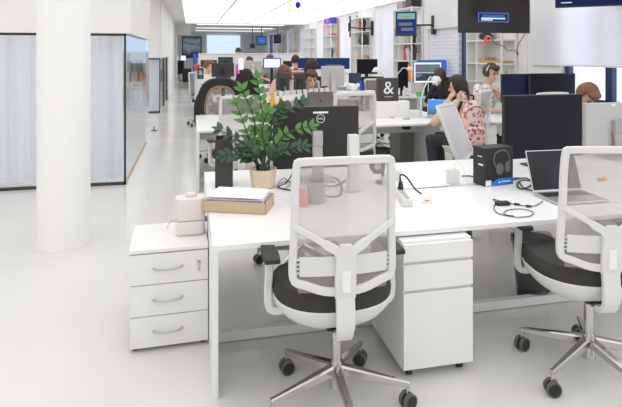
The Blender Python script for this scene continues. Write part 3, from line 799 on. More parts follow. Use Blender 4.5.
MB().box((-.001, .02, .14), (-.0002, .07, .152)).obj('side_print', 'mark', t)
MB().box((-.001, .03, .20), (-.0002, .08, .206)).obj('side_print', 'mark', t)
# cables behind and in front
P_ = smooth_path([onz(x, y, D + .008) for x, y in ((512, 180), (526, 178), (532, 184), (522, 189), (517, 184), (524, 180), (536, 183), (534, 190), (524, 188), (519, 181))], 6)
tag(MB().tube(P_, .005, 6).obj('cable', 'black', smooth=True), 'black cable coil between the headphone box and the laptop', 'cable')
p = onz(503, 205, D)
t = thing('cable_adapter', 'small black adapter with tangled thin cables on the near desk', 'adapter', p)
MB().box((-.045, -.022, 0), (.038, .022, .022), .005, (0, 0, -.05)).obj('adapter_body', 'black', t)
def lz(x, y, z=.005): return onz(x, y, D + z) - p
for pts in (((496, 202), (494, 209), (500, 214), (515, 217), (530, 216), (533, 212), (522, 209), (508, 210), (504, 214), (514, 216)), ((510, 203), (518, 205), (530, 206), (537, 205), (543, 201)), ((495, 201), (493, 199), (500, 201))):
    MB().tube(smooth_path([lz(*q) for q in pts], 6), .0028, 6).obj('thin_cable', 'darkgrey', t, True)
for x, y in ((517, 204), (529, 206)):
    MB().cap(lz(x - 2, y, .008), lz(x + 2, y + .3, .008), .008, .006, 8).obj('connector', 'black', t, True)
# laptop, screen towards the camera
a, b_ = onz(533, 195, D), onz(600, 191, D)
rz = math.radians(-2)
t = thing('laptop', 'open silver laptop with dark screen on the near desk at right', 'laptop', (a.x, a.y + .0, D), rz)
lw, ld = .36, .25
MB().box((0, -ld, .004), (lw, 0, .018), .004).obj('base', 'alu', t)
MB().box((.02, -ld + .13, .018), (lw - .02, -.02, .0188)).obj('keyboard', 'black', t)
ang = math.radians(-19)
lid = MB(); lid.box((0, -.004, 0), (lw, .004, .268), .003)
lid_o = lid.obj('lid', 'alu', t, loc=(0, .002, .018)); lid_o.rotation_euler.x = ang
s_ = MB().box((.006, -.0055, .010), (lw - .006, -.004, .262)).obj('screen', 'blackgloss', lid_o)
# near monitor facing the camera
c, w, h = rect_c(503, 95.5, 582.5, 155.5, 3.78)
monitor('large black switched-off monitor on the near desk behind the laptop', c, w, h, math.radians(1.5), body='black', screen='blackmatte', thick=.04, bez=.006)
# silver monitor at right, seen from behind
c, w, h = rect_c(583, 103, 641, 147, 4.0)
t = monitor('silver monitor seen from behind at the right edge of the room', c, w, h, PI, body='silver', neck='grey', thick=.045)
MB().box((-.02 + .02, .031, h / 2 + c.z - D - .028), (.02 + .02, .035, h / 2 + c.z - D - .014)).obj('asset_label', 'mark', t)
q = ony(617, 120, 4.0)
MB().tube([(-(q.x - c.x) + .024 * math.cos(k * PI / 12), .068, q.z - D + .024 * math.sin(k * PI / 12)) for k in range(24)], .0015, 6, True).obj('logo_ring', 'darkgrey', t)
text_obj('logo_text', 'DELL', .017, 'darkgrey', t, (-(q.x - c.x), .0675, q.z - D), (PI / 2, 0, PI))
# grey box of cables under silver monitor
p = onz(603, 152, D)
tag(MB().box((-.15, 0, 0), (.25, .1, .06), .01).obj('equipment_case', 'darkgrey', loc=p), 'low dark equipment case under the silver monitor', 'case')
tag(MB().cyl((0, 0, 0), (.05, .02, .006), .022, .02, 12).ball((.025, .01, .01), (.035, .022, .012), 12, 8).obj('orange_peel', 'orange', smooth=True, loc=onz(600, 181, D)), 'small orange snack on the near desk seen through the right chair', 'snack')

# under the near desk
a = onz(533, 297, 0)
t = thing('waste_bin', 'translucent dark waste bin on the floor under the near desk', 'bin', (a.x, a.y, 0))
MB().lathe([(.10, .004), (.105, .006), (.135, .385), (.142, .39), (.142, .40), (.133, .398), (.10, .01)], n=32, closed=False).obj('bin_shell', 'smoke', t, True)
MB().lathe([(.10, 0), (.10, .01)], n=32).obj('bin_base', 'darkgrey', t, True)
def liner(u, v):
    a_ = 2 * PI * u; r = .128 + .016 * v + .008 * math.sin(a_ * 9) * v; return Vector((r * math.cos(a_), r * math.sin(a_), .33 + .085 * v - .03 * v * v * 0 + .008 * math.sin(a_ * 5)))
MB().grid(liner, 60, 3).obj('bin_liner', 'smoke', t, True)

# far side chairs of the near desk and the next row
dup(ch, (.86, 4.07, 0), PI, 'white office chair behind the large black monitor, only its wheels showing', scale=(1, 1, .965))
c3 = dup(ch, (2.745, 4.46, 0), math.radians(-138), 'white office chair turned sideways in front of the girl with the backpack')
c4 = dup(ch, (.50, 5.78, 0), math.radians(3), 'white mesh office chair behind the plant at the second desk')
c5 = dup(ch, (1.65, 5.48, 0), math.radians(2), 'white mesh office chair at the second desk, left of the ampersand bag', scale=(1, 1, 1.05))
piv = Vector((0, -.19, .50)); TL = Matrix.Translation(piv) @ Matrix.Rotation(math.radians(19), 4, 'X') @ Matrix.Translation(-piv)
for o in c3.children:
    nm = o.name.split('.')[0]
    if nm in ('backrest_frame', 'back_brace', 'height_lock', 'mesh_back', 'lumbar_panel', 'lumbar_catch'):
        o.matrix_local = TL
        if nm == 'mesh_back': o.material_slots[0].link = 'OBJECT'; o.material_slots[0].material = M['meshl']
c6 = dup(ch, (3.05, 8.45, 0), math.radians(160), 'white office chair on the far side of the desk right of the ampersand bag')

# ------------------------------------------------------------------ people
def remeshed(mb, name, m, parent, vox=.011, it=3):
    o = mb.obj('tmp_body', m)
    r = o.modifiers.new('r', 'REMESH'); r.mode = 'VOXEL'; r.voxel_size = vox; r.use_smooth_shade = True
    sm = o.modifiers.new('s', 'SMOOTH'); sm.factor = .5; sm.iterations = it
    bpy.context.view_layer.update(); dg = bpy.context.evaluated_depsgraph_get()
    me = bpy.data.meshes.new_from_object(o.evaluated_get(dg)); bpy.data.objects.remove(o)
    me.name = name; q = bpy.data.objects.new(name, me); COL.objects.link(q); q.parent = parent
    for p in me.polygons: p.use_smooth = True
    return q
def V(*a): return Vector(a)
def person(label, x, y, ztop, rz, shirt, hair, style='short', lean=.08, pitch=20, turn=0, hands=None, elbows=None, long_sleeve=False,
           trousers='denim', vox=.011, standing=False, headphones=False):
    """local +Y is where the figure faces; seated on a 0.56 m seat unless standing"""
    t = thing('person', label, 'person', (x, y, 0), rz)
    ref = 1.72 if standing else 1.405
    k = ztop / ref; t.scale = (k, k, k)
    hz = .93 if standing else .59
    pel = V(0, 0, hz); ch_ = V(0, lean * .7, hz + .36); shz = hz + .47; nk = V(0, lean + .005, hz + .54)
    H = Matrix.Translation(V(0, lean + .01, hz + .60)) @ Matrix.Rotation(math.radians(turn), 4, 'Z') @ Matrix.Rotation(math.radians(-pitch), 4, 'X') @ Matrix.Translation(V(0, .025, .095))
    def h(*a): return H @ V(*a)
    S = {s: V(s * .165, lean * .95, shz) for s in (-1, 1)}
    hands = hands or {s: V(s * .13, .40, hz + .17) for s in (-1, 1)}
    elbows = elbows or {s: V(s * .25, lean + .10, hz + .20) for s in (-1, 1)}
    b = MB()
    b.ball(pel, (.155, .12, .11)).cap(pel + V(0, 0, .05), ch_, .13, .135).ball(ch_, (.165, .105, .15)).cap(S[-1] * .85 + V(0, 0, .0) + V(0, lean * .14, 0), S[1] * .85 + V(0, lean * .14, 0), .065, .065)
    b.cap(nk - V(0, 0, .07), H @ V(0, -.02, -.05), .052, .05)
    hm = H.to_euler()
    b.ball(h(0, -.008, .018), (.076, .096, .102), 20, 14, hm).ball(h(0, .030, -.055), (.056, .062, .062), 16, 10, hm).ball(h(0, .062, -.095), (.028, .024, .020), 12, 8, hm)
    b.cap(h(0, .088, .012), h(0, .112, -.026), .011, .015, 8)
    for s in (-1, 1):
        b.ball(h(s * .078, -.005, -.012), (.012, .022, .034), 10, 8, hm)
        b.cap(S[s], elbows[s], .048, .040); b.cap(elbows[s], hands[s], .038, .027)
        d = (hands[s] - elbows[s]).normalized(); sd = d.cross(V(0, 0, 1)); sd = sd.normalized() if sd.length > .1 else V(1, 0, 0); up = sd.cross(d)
        pm = hands[s] + d * .055; b.cap(hands[s], pm, .028, .034, 10)
        for f in range(4):
            o_ = sd * (.026 - .0175 * f); L = (.055, .065, .062, .048)[f]
            p1 = pm + d * .02 + o_; p2 = p1 + d * L * .6 - up * .008; p3 = p2 + d * L * .4 - up * .018
            b.cap(p1 - d * .02, p2, .0105, .0095, 8).cap(p2, p3, .0095, .008, 8)
        q = hands[s] + d * .03 - s * sd * 0 + sd * (.03 * (1 if s < 0 else -1)); b.cap(q - sd * 0, q + d * .045 + sd * (.025 * (1 if s < 0 else -1)) - up * .01, .012, .010, 8)
        if standing:
            K, A, T_ = V(s * .10, .02, .50), V(s * .10, 0, .09), V(s * .11, .14, .04)
        else:
            K, A, T_ = V(s * .13, .42, hz - .01), V(s * .13, .38, .10), V(s * .14, .52, .045)
        b.cap(V(s * .09, .01, hz - .02), K, .082, .060).cap(K, A, .056, .040).cap(A - V(0, .03, .045), T_, .045, .036)
    remeshed(b, 'body', 'skin', t, vox)
    # shirt
    c = MB(); e = .014
    c.ball(pel + V(0, 0, .03), (.155 + e, .12 + e, .11)).cap(pel + V(0, 0, .05), ch_, .13 + e, .135 + e).ball(ch_, (.165 + e, .105 + e, .145 + e)).cap(S[-1] * .86 + V(0, lean * .14, 0), S[1] * .86 + V(0, lean * .14, 0), .066 + e, .066 + e)
    c.cap(nk - V(0, 0, .085), nk - V(0, 0, .035), .072, .060)
    for s in (-1, 1):
        c.cap(S[s], elbows[s] if long_sleeve else S[s].lerp(elbows[s], .75), .048 + e + .006, .042 + e + .006)
        if long_sleeve: c.cap(elbows[s], elbows[s].lerp(hands[s], .88), .042 + e, .028 + e)
    remeshed(c, 'shirt', shirt, t, vox)
    c = MB(); c.ball(pel, (.155 + e * .8, .12 + e * .8, .10))
    for s in (-1, 1):
        if standing: K, A = V(s * .10, .02, .50), V(s * .10, 0, .12)
        else: K, A = V(s * .13, .42, hz - .01), V(s * .13, .38, .13)
        c.cap(V(s * .09, .01, hz - .02), K, .082 + e, .060 + e).cap(K, A, .058 + e, .045 + e)
    remeshed(c, 'trousers', trousers, t, .014)
    for s in (-1, 1):
        if standing: A, T_ = V(s * .10, 0, .07), V(s * .11, .14, .045)
        else: A, T_ = V(s * .13, .38, .075), V(s * .14, .52, .045)
        MB().cap(A - V(0, .03, .02), T_, .054, .043).obj('shoe', 'darkgrey', t, True)
        MB().ball(h(s * .031, .083, .006), (.0135, .008, .0085), 10, 8, hm).obj('eye', 'haird', t, True)
        MB().cap(h(s * .016, .090, .030), h(s * .046, .080, .030), .0045, .0035, 6).obj('eyebrow', hair, t, True)
    MB().cap(h(-.020, .084, -.062), h(.020, .084, -.062), .0055, .0055, 6).obj('mouth', 'pinkcloth', t, True)
    # hair
    bm = bmesh.new(); bmesh.ops.create_uvsphere(bm, u_segments=36, v_segments=24, radius=1); rnd = random.Random(hash(label) % 997 if False else len(label))
    for v in bm.verts:
        n = v.co.copy(); j = 1 + rnd.uniform(-.02, .05) * (2.2 if style == 'curly' else 1)
        v.co = V(n.x * .088, n.y * .108 - .014, n.z * .116 + .026) * 1.0
        v.co = v.co + n * (j - 1) * .1 + n * (.018 if style == 'curly' else 0)
    low = {'short': -.035, 'curly': -.04, 'long': -.13, 'bob': -.10}[style]
    kill = [v for v in bm.verts if (v.co.y > .028 and v.co.z < .068 - .02 * math.cos(v.co.x * 30)) or (v.co.z < low) or (v.co.y > -.01 and v.co.z < .0 and style not in ('long', 'bob'))]
    bmesh.ops.delete(bm, geom=kill, context='VERTS')
    hb = MB(); hb._add(bm)
    if style == 'bob':
        hb.ball(V(0, -.05, -.02), (.082, .075, .105), 18, 12)
        hb.cap(V(0, -.085, .02), V(0, -.095, -.10), .05, .035, 12)
    elif style == 'long':
        for s in (-1, 0, 1):
            hb.cap(V(s * .05, -.07, .0), V(s * .055, -.085, -.20), .055, .04, 12)
        for s in (-1, 1): hb.cap(V(s * .078, .0, .03), V(s * .085, -.02, -.14), .03, .03, 10)
    else:
        hb.ball(V(0, .055, .098), (.062, .045, .026), 14, 8)
    bmesh.ops.transform(hb.bm, matrix=H, verts=hb.bm.verts)
    o = hb.obj('hair', hair, t, True); m_ = o.modifiers.new('s', 'SOLIDIFY'); m_.thickness = .012; m_.offset = 1
    if headphones:
        hp = MB().tube([h(.104 * math.cos(a), -.005, .01 + .128 * math.sin(a)) for a in [PI * q / 14 for q in range(15)]], .011, 8).obj('headphone_band', 'plastic', t, True)
        for s in (-1, 1):
            MB().cyl(h(s * .082, -.005, -.005), h(s * .118, -.005, -.005), .046, .040, 18).obj('ear_cup', 'darkgrey', hp, True)
    return t
q = ony(482.5, 90, 7.50)
person('man in white headphones and white printed shirt, chin resting on his hand', q.x, q.y, 1.485, math.radians(188), 'print', 'hair', pitch=14, turn=12, lean=.12, headphones=True, vox=.009,
       hands={-1: V(-.10, .25, .96), 1: V(.05, .38, .76)}, elbows={-1: V(-.24, .30, .76), 1: V(.27, .20, .78)})
q = ony(466, 100, 6.0)
person('girl in beige sleeves with dark hair, head propped on her hand, beside the backpack', q.x, q.y, 1.365, math.radians(42), 'beige', 'haird', 'bob', pitch=14, turn=4, lean=.06, long_sleeve=True, trousers='denim', vox=.009,
       hands={-1: V(-.10, .18, 1.12), 1: V(.12, .42, .78)}, elbows={-1: V(-.24, .32, .82), 1: V(.26, .22, .78)})
q = ony(309.5, 90, 8.10)
person('brown-haired man in dark red shirt looking down behind the raised shelf', q.x, q.y, 1.39, PI, 'plaid', 'hair', pitch=18, vox=.010)
q = ony(571, 90, 4.95)
person('brown-haired person bowed behind the silver monitor at the right edge', q.x, q.y, 1.385, math.radians(180), 'greycloth', 'hairr', pitch=50, vox=.010, lean=.14)
q = ony(286, 75, 9.7)
person('person in pink top with auburn brown hair, bent over behind two small dark monitors', q.x, q.y, 1.47, math.radians(160), 'pinkcloth', 'hairr', 'long', pitch=45, lean=.12, vox=.012, long_sleeve=True)
q = ony(313, 70, 10.0)
person('person with curly dark hair in a navy top facing away', q.x, q.y, 1.50, math.radians(-5), 'navycloth', 'haird', 'curly', pitch=5, vox=.013)
q = ony(296.5, 70, 13.3)
person('short-haired person in plum top facing away further back, between the desks', q.x, q.y, 1.58, math.radians(0), 'plaid', 'haird', pitch=5, vox=.014)
q = ony(203.5, 70, 12.5)
person('auburn-haired person in white at the left end of the third desk', q.x, q.y, 1.47, math.radians(-115), 'cream', 'hairr', pitch=10, vox=.013)
q = ony(249, 70, 16.25)
person('dark-haired person hidden behind the silver all-in-one computer', q.x, q.y, 1.53, PI, 'greycloth', 'hair', pitch=5, vox=.014)
q = ony(269.5, 70, 16.25)
person('auburn-haired person seated behind the bright blue and white screen', q.x, q.y, 1.60, PI, 'greycloth', 'hairr', pitch=5, vox=.014)
q = ony(238, 60, 18.2)
person('dark-haired person standing beyond the white partition cabinets', q.x, q.y, 1.80, PI, 'navycloth', 'haird', vox=.015, standing=True, hands={s: V(s * .24, .08, .82) for s in (-1, 1)}, elbows={s: V(s * .24, .02, 1.10) for s in (-1, 1)})
q = ony(443, 80, 9.25)
person('person in dark top with brown hair facing the bright code monitor', q.x, q.y, 1.33, math.radians(8), 'navycloth', 'hair', 'curly', pitch=6, vox=.011, long_sleeve=True)

# chairs of the seated people
def blacken(r):
    def rec(o):
        for c in o.children:
            if c.type == 'MESH' and c.material_slots:
                nm = c.name.split('.')[0]
                sl = c.material_slots[0]; sl.link = 'OBJECT'
                sl.material = M['fabric'] if nm in ('seat', 'mesh_back') else (M['chrome'] if nm in ('base_leg', 'hub', 'gas_column') else M['black'])
            rec(c)
    rec(r)
def seat_for(px, Y, rz, label, black=False, back=.03, z=.0, group=None):
    q = ony(px, 80, Y); r = dup(ch, (q.x + back * math.sin(rz), q.y - back * math.cos(rz), z), rz, label, 'black office chairs' if black else None)
    if black: blacken(r)
    return r
seat_for(482.5, 7.50, math.radians(188), 'white office chair under the man in white headphones')
seat_for(464, 6.0, math.radians(42), 'white office chair on which the girl with the backpack sits', z=-.0)
seat_for(309.5, 8.14, PI, 'white office chair under the man in the dark red shirt')
seat_for(571, 4.95, math.radians(185), 'white office chair of the person behind the silver monitor')
seat_for(286, 9.7, math.radians(160), 'white office chair under the person in the pink top')
seat_for(313, 10.0, 0, 'black office chair under the curly-haired person', True)
seat_for(296.5, 13.3, 0, 'white office chair under the person in the plum top')
seat_for(203.5, 12.5, math.radians(-115), 'white office chair at the left end of the third desk')
seat_for(249, 16.25, PI, 'black office chair behind the silver all-in-one computer', True)
seat_for(269.5, 16.25, PI, 'black office chair behind the bright blue and white screen', True)
seat_for(443, 9.25, math.radians(8), 'black office chair under the person facing the code monitor', True)
seat_for(372, 9.75, math.radians(-15), 'black office chair standing empty before the third desk', True)
# chair with the black jacket
q = ony(221, 100, 8.42)
jc = dup(ch, (q.x, q.y, .0), math.radians(178), 'white office chair with a black jacket hung over its back')
t = thing('jacket', 'black jacket with tan fur lining draped over a chair back behind the plant', 'jacket', (q.x, q.y, 0), math.radians(178))
def jp(x, z, dy=0): return V(x, -.24 + .5 * x * x * .5 - dy, z)
U = smooth_path([jp(-.33, .66), jp(-.315, .85), jp(-.27, 1.05), jp(-.17, 1.165), jp(0, 1.19), jp(.17, 1.165), jp(.27, 1.05), jp(.315, .85), jp(.33, .66)], 6)
MB().sweep(U, .135, .17, nrm=(0, 1, 0)).obj('jacket_shell', 'jacket', t, True)
U2 = smooth_path([jp(-.255, .66, -.07), jp(-.24, .85, -.07), jp(-.195, 1.02, -.07), jp(-.12, 1.10, -.07), jp(0, 1.12, -.07), jp(.12, 1.10, -.07), jp(.195, 1.02, -.07), jp(.24, .85, -.07), jp(.255, .66, -.07)], 6)
MB().sweep(U2, .035, .05, nrm=(0, 1, 0)).obj('fur_trim', 'fur', t, True)
for s in (-1, 1):
    MB().sweep(smooth_path([V(s * .29, -.28, 1.02), V(s * .36, -.26, .85), V(s * .37, -.22, .62), V(s * .35, -.2, .50)], 5), [.11] * 8 + [.10] * 8, .10, nrm=(0, 1, 0)).obj('sleeve', 'jacket', t, True)
q = ony(246.5, 80, 9.9)
t = thing('coat', 'black coat hung over a chair back left of the pink-topped person', 'coat', (q.x, q.y, 0))
MB().sweep([V(0, 0, 1.36), V(0, .02, 1.30), V(0, .03, 1.1), V(0, .03, .75), V(0, .05, .5)], [.10, .22, .30, .30, .32], [.06, .14, .16, .16, .14], nrm=(0, 1, 0)).obj('coat_body', 'jacket', t, True)
for s in (-1, 1): MB().sweep([V(s * .12, .0, 1.27), V(s * .19, .0, 1.0), V(s * .20, .02, .72)], [.11, .10, .09], .10, nrm=(0, 1, 0)).obj('sleeve', 'jacket', t, True)
seat_for(246.5, 9.92, math.radians(0), 'white office chair under the black coat', back=-.22)

# backpack on the girl's chair
q = ony(472.5, 125, 5.55)
t = thing('backpack', 'pink floral backpack with black straps hanging on the chair of the girl', 'backpack', (q.x, q.y, .58), math.radians(4))
b = MB().ball((0, 0, .27), (.15, .085, .27), 24, 16).ball((0, 0, .14), (.155, .09, .14), 24, 12).box((-.13, -.07, .0), (.13, .07, .2), .05)
remeshed(b, 'bag', 'backpack', t, .012, 6)
b = MB().box((-.11, -.11, .04), (.11, -.05, .24), .03); remeshed(b, 'front_pocket', 'backpack', t, .01, 4)
for s in (-1, 1):
    MB().sweep(smooth_path([V(s * .05, .05, .50), V(s * .075, .06, .60), V(s * .10, .10, .60), V(s * .12, .10, .45)], 5), .05, .018, nrm=(0, 1, 0)).obj('strap', 'backpack', t, True)
MB().tube(smooth_path([V(-.03, .03, .53), V(-.03, .03, .585), V(.03, .03, .585), V(.03, .03, .53)], 5), .011, 8).obj('top_handle', 'black', t, True)
MB().sweep(smooth_path([V(-.10, .06, .52), V(-.14, .08, .40), V(-.15, .06, .22)], 5), .035, .012, nrm=(0, 1, 0)).obj('side_strap', 'black', t, True)
MB().tube([V(.13 * math.cos(a), -.03 - .05 * math.sin(a) * .9, .34 + .13 * math.sin(a)) for a in [PI * k / 12 for k in range(13)]], .005, 6).obj('zip', 'darkgrey', t, True)

# ------------------------------------------------------------------ second desk and beyond
def mon(px, Y, label, rz=0, **kw):
    c, w, h = rect_c(*px, Y); return monitor(label, (c.x, c.y, c.z), w, h, rz, **kw)
mon((500, 74, 530.5, 102), 6.78, 'bluish-black monitor left of a pair on the short desk before the headphone man', math.radians(8), screen='nightblue', group='black monitor pair on the short desk')
mon((530, 73.5, 575, 101), 6.75, 'wide black monitor right of a pair on the short desk before the headphone man', screen='blackmatte', group='black monitor pair on the short desk')
mon((276, 73, 289.5, 90), 7.86, 'small dark upright monitor seen from behind, left of two before the pink-topped person', PI, body='darkgrey')
mon((293.5, 73, 305.5, 89.5), 7.86, 'small dark upright monitor seen from behind, right of two beside the red-shirted man', PI, body='darkgrey')
mon((321, 66, 344, 86), 7.86, 'pale lavender-white monitor back on the second desk, right of the red-shirted man', PI, body='meshl' if False else 'silver', neck='silver')
mon((298, 58, 315, 68), 11.0, 'navy monitor on the third desk above the curly-haired person', screen='scrnavy')
t = mon((316, 58, 349.5, 69), 11.0, 'wide navy monitor with orange fire picture on the third desk', screen='scrnavy')
c, w, h = rect_c(316, 58, 349.5, 69, 11.0); zc = c.z - D
MB().box((-.16, -.0115, zc - h * .34), (.18, -.0105, zc - h * .08)).obj('picture_strip', 'taupe', t)
for x in (-.10, .06): MB().box((x, -.0125, zc - h * .34), (x + .06, -.0115, zc - h * .18)).obj('flame', 'scrred', t)
mon((357, 59, 377.5, 74), 10.9, 'black monitor on the third desk, left of the white lamps', screen='blackmatte')
mon((349, 73, 361, 83), 10.55, 'small dark purple screen low on the third desk', screen='scrdark')
mon((398, 62, 408, 88), 10.75, 'tall black upright monitor left of the code monitor', screen='blackmatte')
mon((417, 60, 446.5, 81), 10.72, 'wide blue-edged monitor behind the code monitor', body='blue', screen='scrblue', bez=.01)
c, w, h = rect_c(414, 62.5, 441, 82.5, 10.6)
t = monitor('monitor with a white border showing code windows before the dark-dressed person', c, w, h, body='silver', screen='scrwhite', bez=.004)
zc = c.z - D
MB().box((-w / 2 + .03, -.0125, zc + .0), (w / 2 - .03, -.0105, zc + h / 2 - .04)).obj('code_window', 'scrgrey', t)
MB().box((-w / 2 + .03, -.0125, zc - h / 2 + .04), (w / 2 - .03, -.0105, zc - .01)).obj('code_window', 'scrdark', t)
MB().box((.06, -.0135, zc + .0), (.12, -.0125, zc + h / 2 - .05)).obj('code_column', 'scrgreen', t)
for k in range(4): MB().box((-w / 2 + .05, -.0135, zc - .035 - .02 * k), (-w / 2 + .09 + .03 * ((k * 7) % 4), -.0125, zc - .029 - .02 * k)).obj('code_line', ('scrred', 'scrtxt', 'scrblueb', 'scrtxt')[k], t)
mon((211.5, 63, 234, 76.5), 11.0, 'dark monitor seen from behind at the left of the third desk', PI, body='darkgrey')
mon((216, 75.5, 230.5, 86), 10.55, 'low dark purple screen at the left of the third desk, under the dark monitor', screen='scrdark')
t = mon((218, 57, 233, 67), 14.6, 'dark monitor back with a pale mark, on the fourth desk', PI, body='darkgrey')
c, w, h = rect_c(218, 57, 233, 67, 14.6); MB().box((-.03, .022, c.z - D - .03), (.03, .026, c.z - D + .03)).obj('pale_mark', 'mark', t)
mon((200.5, 60, 217, 67), 14.6, 'dark monitor on the left end of the fourth desk behind the auburn head', PI, body='darkgrey')
t = mon((244, 61, 261.5, 73), 14.6, 'silver all-in-one computer seen from behind on the fourth desk', PI, body='alu', neck='alu')
c, w, h = rect_c(244, 61, 261.5, 73, 14.6); MB().ball((0, .024, c.z - D + .06), (.02, .006, .024), 12, 8).obj('logo', 'mark', t, True)
mon((238, 58, 244, 70), 14.7, 'narrow bright white screen beside the pink strip', screen='scrwhite', body='plastic')
mon((263, 58, 281, 68.5), 14.6, 'bright white and blue screen on the fourth desk', screen='scrwhite', body='blue', bez=.03)
mon((283, 61, 292, 67), 14.7, 'small dark monitor right of the bright blue and white screen', PI, body='black')
tag(MB().box((-.03, -.02, 0), (.03, .02, .62)).obj('magenta_strip', 'magenta', loc=ony(237, 74, 14.4)*1 - V(0, 0, ony(237, 74, 14.4).z - D)), 'tall bright magenta strip standing on the fourth desk', 'sign')
# ampersand bag on white riser
a, b_ = ony(372, 117, 7.25), ony(408, 100.5, 7.25)
rz_h = b_.z - D
tag(MB().box((0, -.06, 0), (b_.x - a.x, .10, rz_h), .006).obj('desk_riser', 'lam', loc=(a.x, 7.25, D)), 'white box riser on the second desk under the ampersand bag', 'riser')
a, b_ = ony(378.5, 101, 7.2), ony(398.5, 78, 7.2); w = b_.x - a.x
def amp_bag(label, a, b, Y, group='black ampersand bags', txt=.2):
    w = b.x - a.x; h = b.z - a.z
    t = thing('paper_bag', label, 'bag', ((a.x + b.x) / 2, Y, a.z), 0, group)
    mb = MB().box((-w / 2, 0, 0), (w / 2, .10, h), .004)
    mb.obj('bag_body', 'darkgrey', t)
    text_obj('printed_sign', '&', txt, 'mark', t, (0, -.002, h * .56), (PI / 2, 0, 0))
    MB().box((-w * .2, -.002, h * .17), (w * .2, -.0005, h * .22)).obj('printed_line', 'grey', t)
a = V(a.x, a.y, D + rz_h)
amp_bag('black paper bag with a white ampersand standing on the white riser', a, b_, 7.2, txt=.26)
a, b_ = ony(194.5, 80, 10.5), ony(200, 68, 10.5)
a2 = V(.11, 10.5, D); 
amp_bag('small black bag with a white ampersand at the left end of the third desk', V(.12, 10.5, ony(197, 79, 10.5).z), V(.12 + .12, 10.5, ony(197, 68, 10.5).z), 10.45, txt=.13)
tag(MB().box((-.0, 0, 0), (.20, .16, ony(197, 79, 10.5).z - D), .004).obj('box_file', 'lam', loc=(.11, 10.42, D)), 'white box under the small black ampersand bag', 'box')
q = ony(197, 66, 10.9)
tag(MB().cyl((0, 0, 0), (0, 0, .10), .05, .035, 12).ball((0, 0, .10), (.06, .06, .05), 12, 8).obj('helmet_lamp', 'red', smooth=True, loc=(q.x, 10.66, ony(197, 71, 10.66).z)), 'orange-red knob-shaped lamp behind the small ampersand bag', 'lamp')
tag(MB().box((-.05, -.05, 0), (.05, .05, ony(197, 71, 10.66).z - D)).obj('lamp_plinth', 'lam', loc=(q.x, 10.66, D)), 'white plinth under the orange-red lamp', 'plinth')
# printed white board left
a, b_ = ony(198, 100, 9.2), ony(213, 79, 9.2)
t = thing('notice_board', 'white printed board on a stand left of the black jacket', 'notice board', ((a.x + b_.x) / 2, 9.2, 0), math.radians(-8))
w = b_.x - a.x
MB().box((-w / 2, -.01, a.z - .1), (w / 2, .01, b_.z), .004).obj('panel', 'paper', t)
for k in range(5):
    MB().box((-w * .36, -.012, b_.z - .1 - .055 * k), (w * (.1 + .07 * ((k * 3) % 4)), -.010, b_.z - .085 - .055 * k)).obj('text_line', 'grey', t)
for s in (-1, 1): MB().cyl((s * w * .4, .02, 0), (s * w * .4, .02, a.z), .012, n=8).obj('stand_leg', 'plastic', t)
# raised shelves with trinkets on the second desk
SZ = 1.07
p0, p1 = onz(266, 98.6, SZ), onz(334, 92, SZ)
def shelf_board(label, p0, p1):
    d = p1 - p0; L = math.hypot(d.x, d.y); t = thing('raised_shelf', label, 'shelf', (p0.x, p0.y, D), math.atan2(d.y, d.x))
    MB().box((0, 0, SZ - D - .06), (L, .16, SZ - D), .003).obj('board', 'lam', t)
    for x in (.03, L - .05): MB().box((x, .04, 0), (x + .02, .12, SZ - D - .06)).obj('support', 'plastic', t)
    return d.normalized(), L
p1.y = min(p1.y, 7.8)
dr, L = shelf_board('white raised shelf on the second desk lined with small white mugs', p0, p1)
mg = None
nrm_ = V(-dr.y, dr.x, 0)
for k in range(11):
    q = p0 + dr * (.10 + (L - .2) * k / 10) + nrm_ * .06; q.z = SZ
    if mg is None:
        mg = thing('mug', 'x', 'mug', q, 0, 'white mugs along the raised shelf')
        MB().lathe([(.026, 0), (.030, .004), (.032, .07), (.028, .07), (.026, .01), (.005, .01)], n=16).obj('cup', 'plastic', mg, True)
        MB().tube(smooth_path([V(.030, 0, .055), V(.05, 0, .05), V(.05, 0, .025), V(.030, 0, .018)], 4), .005, 6).obj('handle', 'plastic', mg, True)
        MB().cyl((0, 0, .055), (0, 0, .056), .027, n=14).obj('coffee', 'taupe', mg)
    o = mg if k == 0 else dup(mg, q, k * .9)
    o['label'] = 'small white mug in the row on the raised shelf before the red-shirted man'
pa, pb = ony(326, 91, 8.0), ony(372, 91, 8.0)
shelf_board('white raised shelf on the second desk with water bottles and tissue', V(pa.x, 7.85, SZ), V(pb.x, 7.85, SZ))
for x, lb in ((330.5, 'left'), (335.5, 'right')):
    q = ony(x, 90, 7.93)
    t = thing('water_bottle', 'clear plastic water bottle with blue cap, %s of two on the raised shelf' % lb, 'water bottle', (q.x, q.y, SZ), 0, 'water bottles')
    MB().lathe([(.03, 0), (.034, .005), (.034, .05), (.031, .06), (.034, .07), (.034, .13), (.014, .17), (.014, .185)], n=16).obj('bottle_body', 'clearp', t, True)
    MB().cyl((0, 0, .183), (0, 0, .20), .016, n=12).obj('cap', 'blue', t)
    MB().lathe([(.035, .07), (.035, .12)], n=16, closed=False).obj('bottle_label', 'paper', t, True)
q = ony(351, 91, 7.95); b = MB(); rr = random.Random(3)
for k in range(14): b.ball((rr.uniform(-.09, .09), rr.uniform(-.04, .04), rr.uniform(.03, .09)), rr.uniform(.03, .045), 10, 7)
o = remeshed(b, 'tissue_heap', 'paper', None, .012, 2); o.location = (q.x, q.y, SZ); tag(o, 'crumpled heap of white tissue on the raised shelf', 'tissue')
